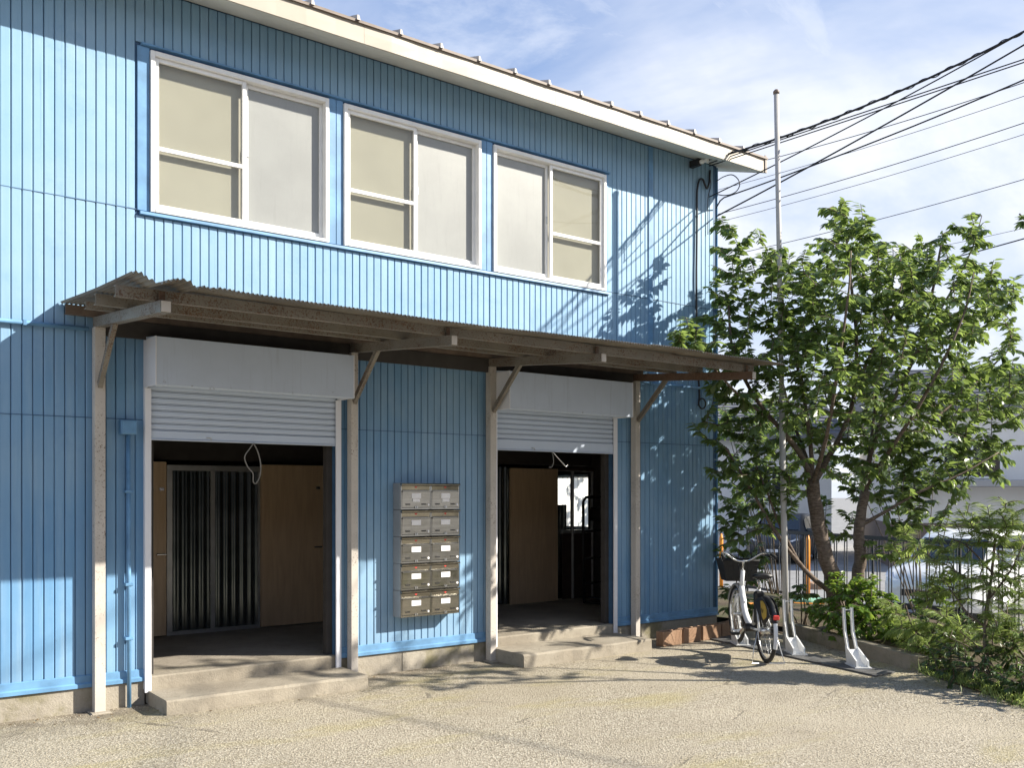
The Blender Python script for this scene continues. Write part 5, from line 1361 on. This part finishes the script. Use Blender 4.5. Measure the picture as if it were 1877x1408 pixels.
# ------------------------------------------------------------------ houses across the street
def house(name, label, loc, rot, w, d, h, wall, roof_m, roof_h, wins, base_m=None, eave=0.5):
    root = empty(name, loc, label, "house", rot=rot)
    def B(nm, mat, f, parent=root):
        q = MB(); f(q); return q.build(nm, mat, parent)
    B("wall", wall, lambda q: q.box(-w / 2, w / 2, 0, d, 0 if base_m is None else 1.3, h))
    if base_m is not None: B("wall_base", base_m, lambda q: q.box(-w / 2 - .03, w / 2 + .03, -.03, d, 0, 1.299))
    rr = B("roof", roof_m, lambda q: q.prism([(-w / 2 - eave, h - .02), (w / 2 + eave, h - .02), (w / 2 + eave, h + .14), (0, h + roof_h), (-w / 2 - eave, h + .14)], -eave, d + eave, 'xz') if roof_h > 1.9 else q.prism([(-eave, h - .02), (d + eave, h - .02), (d + eave, h + .14), (d / 2, h + roof_h), (-eave, h + .14)], -w / 2 - eave, w / 2 + eave, 'yz'))
    nrow = 12
    for k in range(nrow):                                   # tile courses on the street side of the roof
        if roof_h > 1.9: break
        t0 = k / nrow; y = -eave + (d / 2 + eave) * t0; z = h + .14 + (roof_h - .14) * t0
        B("roof_course", roof_m, lambda q: q.box(-w / 2 - eave, w / 2 + eave, y, y + (d / 2 + eave) / nrow * .98, z + .002, z + .06), rr)
    for x0, x1, z0, z1 in wins:
        f = B("window", M['alu'], lambda q: (q.box(x0, x1, -.06, -.001, z0, z0 + .06), q.box(x0, x1, -.06, -.001, z1 - .06, z1), q.box(x0, x0 + .06, -.06, -.001, z0 + .061, z1 - .061), q.box(x1 - .06, x1, -.06, -.001, z0 + .061, z1 - .061), q.box((x0 + x1) / 2 - .03, (x0 + x1) / 2 + .03, -.06, -.001, z0 + .061, z1 - .061)))
        B("pane", M['dark_glass'], lambda q: q.box(x0 + .05, x1 - .05, -.03, -.012, z0 + .05, z1 - .05), f)
    return root
AXD = math.degrees(math.atan2(0.7982, 0.6024))
def facing(px_deg): return R(AXD - 90 + px_deg)
h = house("house", "white house with long grey tiled roof behind the cherry tree", (24.5, 16.5, -0.45), facing(-6), 13.0, 8, 4.1, M['house_white'], M['roof_slate'], 1.8, [(-5.4, -3.9, 2.0, 3.2), (-1.2, 0.4, 2.2, 3.2), (3.6, 5.2, 2.2, 3.2)])
q = MB(); q.box(-3.2, 1.2, -.04, -.002, 0.0, 2.05); q.build("garage_opening", M['dark'], h)
q = MB(); q.box(-3.3, 1.3, -.9, -.001, 2.06, 2.22, .02); q.build("garage_canopy", M['house_grey'], h)
h = house("house", "white walled house with brown base and dark roof at the right edge", (29.5, 3.0, -0.45), facing(-14), 12.0, 8, 4.6, M['house_white'], M['roof_slate'], 1.7, [(-4.6, -3.0, 2.6, 3.7), (-1.2, 0.6, 2.6, 3.7), (2.2, 4.0, 2.6, 3.7)], M['house_brown'])
q = MB(); q.box(-5.9, 5.9, -1.0, -.001, 2.35, 2.55, .02); q.build("porch_roof", M['house_grey'], h)
house("house", "grey house with slatted wall beside the corner of the blue building", (17.6, 19.5, -0.45), facing(6), 7.0, 7, 4.7, M['house_grey'], M['roof_slate'], 1.5, [(1.0, 2.3, 2.4, 3.5)])

# ------------------------------------------------------------------ overhead wires and the pole they run to
def sag(a, b, s, n=24):
    a, b = Vector(a), Vector(b)
    return [a.lerp(b, i / n) - Vector((0, 0, s * 4 * (i / n) * (1 - i / n))) for i in range(n + 1)]
def wire(pts, r, label, group=None):
    mb = MB(); mb.tube(pts, r, 6); return tag(mb.build("overhead_wire", M['cable']), label, "wire", group)
NW = "wires running from the building corner to the street pole"
FW = "distant street wires"
A0 = (8.711, -0.260, 5.714)
bundle = sag(A0, (14.61, -13.61, 15.48), 2.10, 48)
t = empty("cable_bundle", A0, "thick spiral-wrapped black cable bundle running from the eave to the upper right", "cable")
mb = MB(); mb.tube(bundle, 0.013, 8); part(mb, "core_cable", M['cable'], t)
mb = MB(); hx = []; bp = smooth_path(bundle, 12)
for i, p in enumerate(bp):
    tn = (bp[min(i + 1, len(bp) - 1)] - bp[max(0, i - 1)]).normalized(); s = tn.cross(Vector((0, 0, 1))).normalized(); u = s.cross(tn)
    rr = 0.0165 + 0.004 * math.sin(i * 0.37) ** 2; hx.append(p + (s * math.cos(i * 0.62) + u * math.sin(i * 0.62)) * rr)
mb.tube(hx, 0.0055, 5); part(mb, "spiral_wrap", M['cable'], t)
mb = MB(); mb.tube([Vector(A0) + Vector((-.035, .11, -.01)), Vector(A0) + Vector((-.03, .07, -.008)), Vector(A0) + Vector((-.02, .06, -.006)), Vector(A0) + Vector((-.012, .035, -.004)), Vector(A0) + Vector((-.004, .02, -.002)), Vector(A0)], [.028, .030, .018, .034, .036, .014], 14)
part(mb, "insulator", M['porcelain'], t)
mb = MB(); mb.box(A0[0] - .08, A0[0] - .02, -.16, -.012, A0[2] - .05, A0[2] + .03, .004); part(mb, "bracket", M['fence'], t)
wire(sag((8.734, -0.240, 5.679), (14.58, -13.64, 7.97), 0.03, 40), 0.007, "upper of two thin parallel wires just below the cable bundle", NW)
wire(sag((8.734, -0.240, 5.646), (14.60, -13.62, 7.95), 0.03, 40), 0.007, "lower of two thin parallel wires just below the cable bundle", NW)
wire(sag((8.974, -0.030, 5.371), (14.19, -13.97, 12.56), 0.72, 40), 0.008, "black wire anchored low on the wall corner that climbs to meet the bundle", NW)
wire([Vector((9.106, -0.020, 5.256)), Vector((9.071, -0.120, 5.319))] + sag((9.048, -0.200, 5.335), (14.07, -13.70, 10.59), 0.72, 40), 0.009, "slack black wire leaving the corner below the eave", NW)
wire(sag((9.106, -0.020, 5.154), (13.98, -13.99, 12.23), 0.53, 40), 0.010, "thick black wire leaving the corner just above the treetop", NW)
wire(sag((20.350, 9.336, 10.627), (20.384, 0.540, 10.295), 0.12), 0.010, "distant wire passing behind the end of the eave", FW)
wire(sag((20.759, 10.279, 10.331), (21.457, 0.983, 10.459), 0.10), 0.007, "thin distant wire crossing the pole below the eave end", FW)
wire(sag((20.635, 10.373, 9.599), (21.457, 0.983, 9.882), 0.10), 0.010, "upper of the two parallel distant wires above the treetop", FW)
wire(sag((20.635, 10.373, 9.381), (21.457, 0.983, 9.628), 0.10), 0.007, "lower of the two parallel distant wires above the treetop", FW)
wire(sag((21.528, 10.952, 8.647), (22.530, 1.427, 8.995), 0.10), 0.009, "distant wire disappearing into the cherry treetop", FW)
wire(sag((23.823, 6.715, 7.761), (22.530, 1.427, 7.674), 0.05), 0.016, "thick distant wire low at the right edge behind the leaves", FW)
wire(sag((24.739, 7.276, 8.493), (23.603, 1.870, 8.149), 0.05), 0.006, "thin distant wire just above the thick one at the right edge", FW)
UP = (14.3, -13.8, 12.4)
t = empty("utility_pole", (UP[0] + .16, UP[1] + .05, 0), "concrete utility pole carrying the wires right of the view", "utility pole")
mb = MB(); mb.tube([(UP[0] + .16, UP[1] + .05, -.3), (UP[0] + .16, UP[1] + .05, 12.9)], [.17, .11], 18); part(mb, "shaft", M['pole_conc'], t)
mb = MB(); mb.box(UP[0] - .6, UP[0] + .9, UP[1] - .20, UP[1] - .12, UP[2] - .4, UP[2] - .32); part(mb, "crossarm", M['fence'], t)

# cables on the wall near the corner
cord("wall_cable", [(9.000, -0.020, 5.709), (8.974, -0.030, 5.552), (8.928, -0.035, 5.468), (8.884, -0.035, 5.513), (8.855, -0.030, 5.565), (8.795, -0.030, 5.544), (8.762, -0.025, 5.425), (8.762, -0.020, 5.260), (8.762, -0.020, 4.940), (8.750, -0.022, 4.404), (8.753, -0.020, 4.005), (8.757, -0.020, 3.473), (8.804, -0.022, 2.942), (8.786, -0.030, 2.854), (8.776, -0.030, 2.780)], 0.013, M['cable'], "black cable with a hooked bend running down the wall near the corner", "cable", 8)
mb = MB(); cc = Vector((8.839, -0.035, 2.810)); mb.torus(cc, (1, 0, 0), (0, 0, 1), 0.062, 0.010, 28, 7); o = mb.build("cable_loop", M['cable']); o.scale = (1, 1, 1); tag(o, "black coil of spare cable on the dappled wall below the canopy end", "cable")
cord("wall_cable", [(9.001, -0.015, 5.670), (9.015, -0.020, 5.523), (8.965, -0.020, 5.365), (8.963, -0.018, 5.109), (8.963, -0.018, 4.907)], 0.005, M['cable'], "thin grey cable beside the corner edge under the eave", "cable", 6)
cord("spare_cable_loop", [(8.523, -0.531, 5.343), (8.511, -0.647, 5.361), (8.508, -0.770, 5.352), (8.562, -0.811, 5.308), (8.582, -0.826, 5.240), (8.557, -0.808, 5.171), (8.503, -0.766, 5.128), (8.511, -0.647, 5.147), (8.534, -0.539, 5.191)], 0.006, M['cable'], "thin loop of spare cable hanging under the eave end", "cable", 6)

# ------------------------------------------------------------------ unseen house, added behind the viewpoint to cut low sky fill
house("house", "brown two storey house added unseen behind the viewpoint to block low sky light", (-1.0, -15.5, 0.0), R(180), 22.0, 7, 6.2, M['house_brown'], M['roof_slate'], 1.6,
      [(-8.5, -6.7, 3.6, 4.9), (-4.2, -2.4, 3.6, 4.9), (0.6, 2.4, 3.6, 4.9), (5.2, 7.0, 3.6, 4.9), (-8.0, -6.0, 0.6, 2.4), (3.0, 5.0, 0.6, 2.4)])
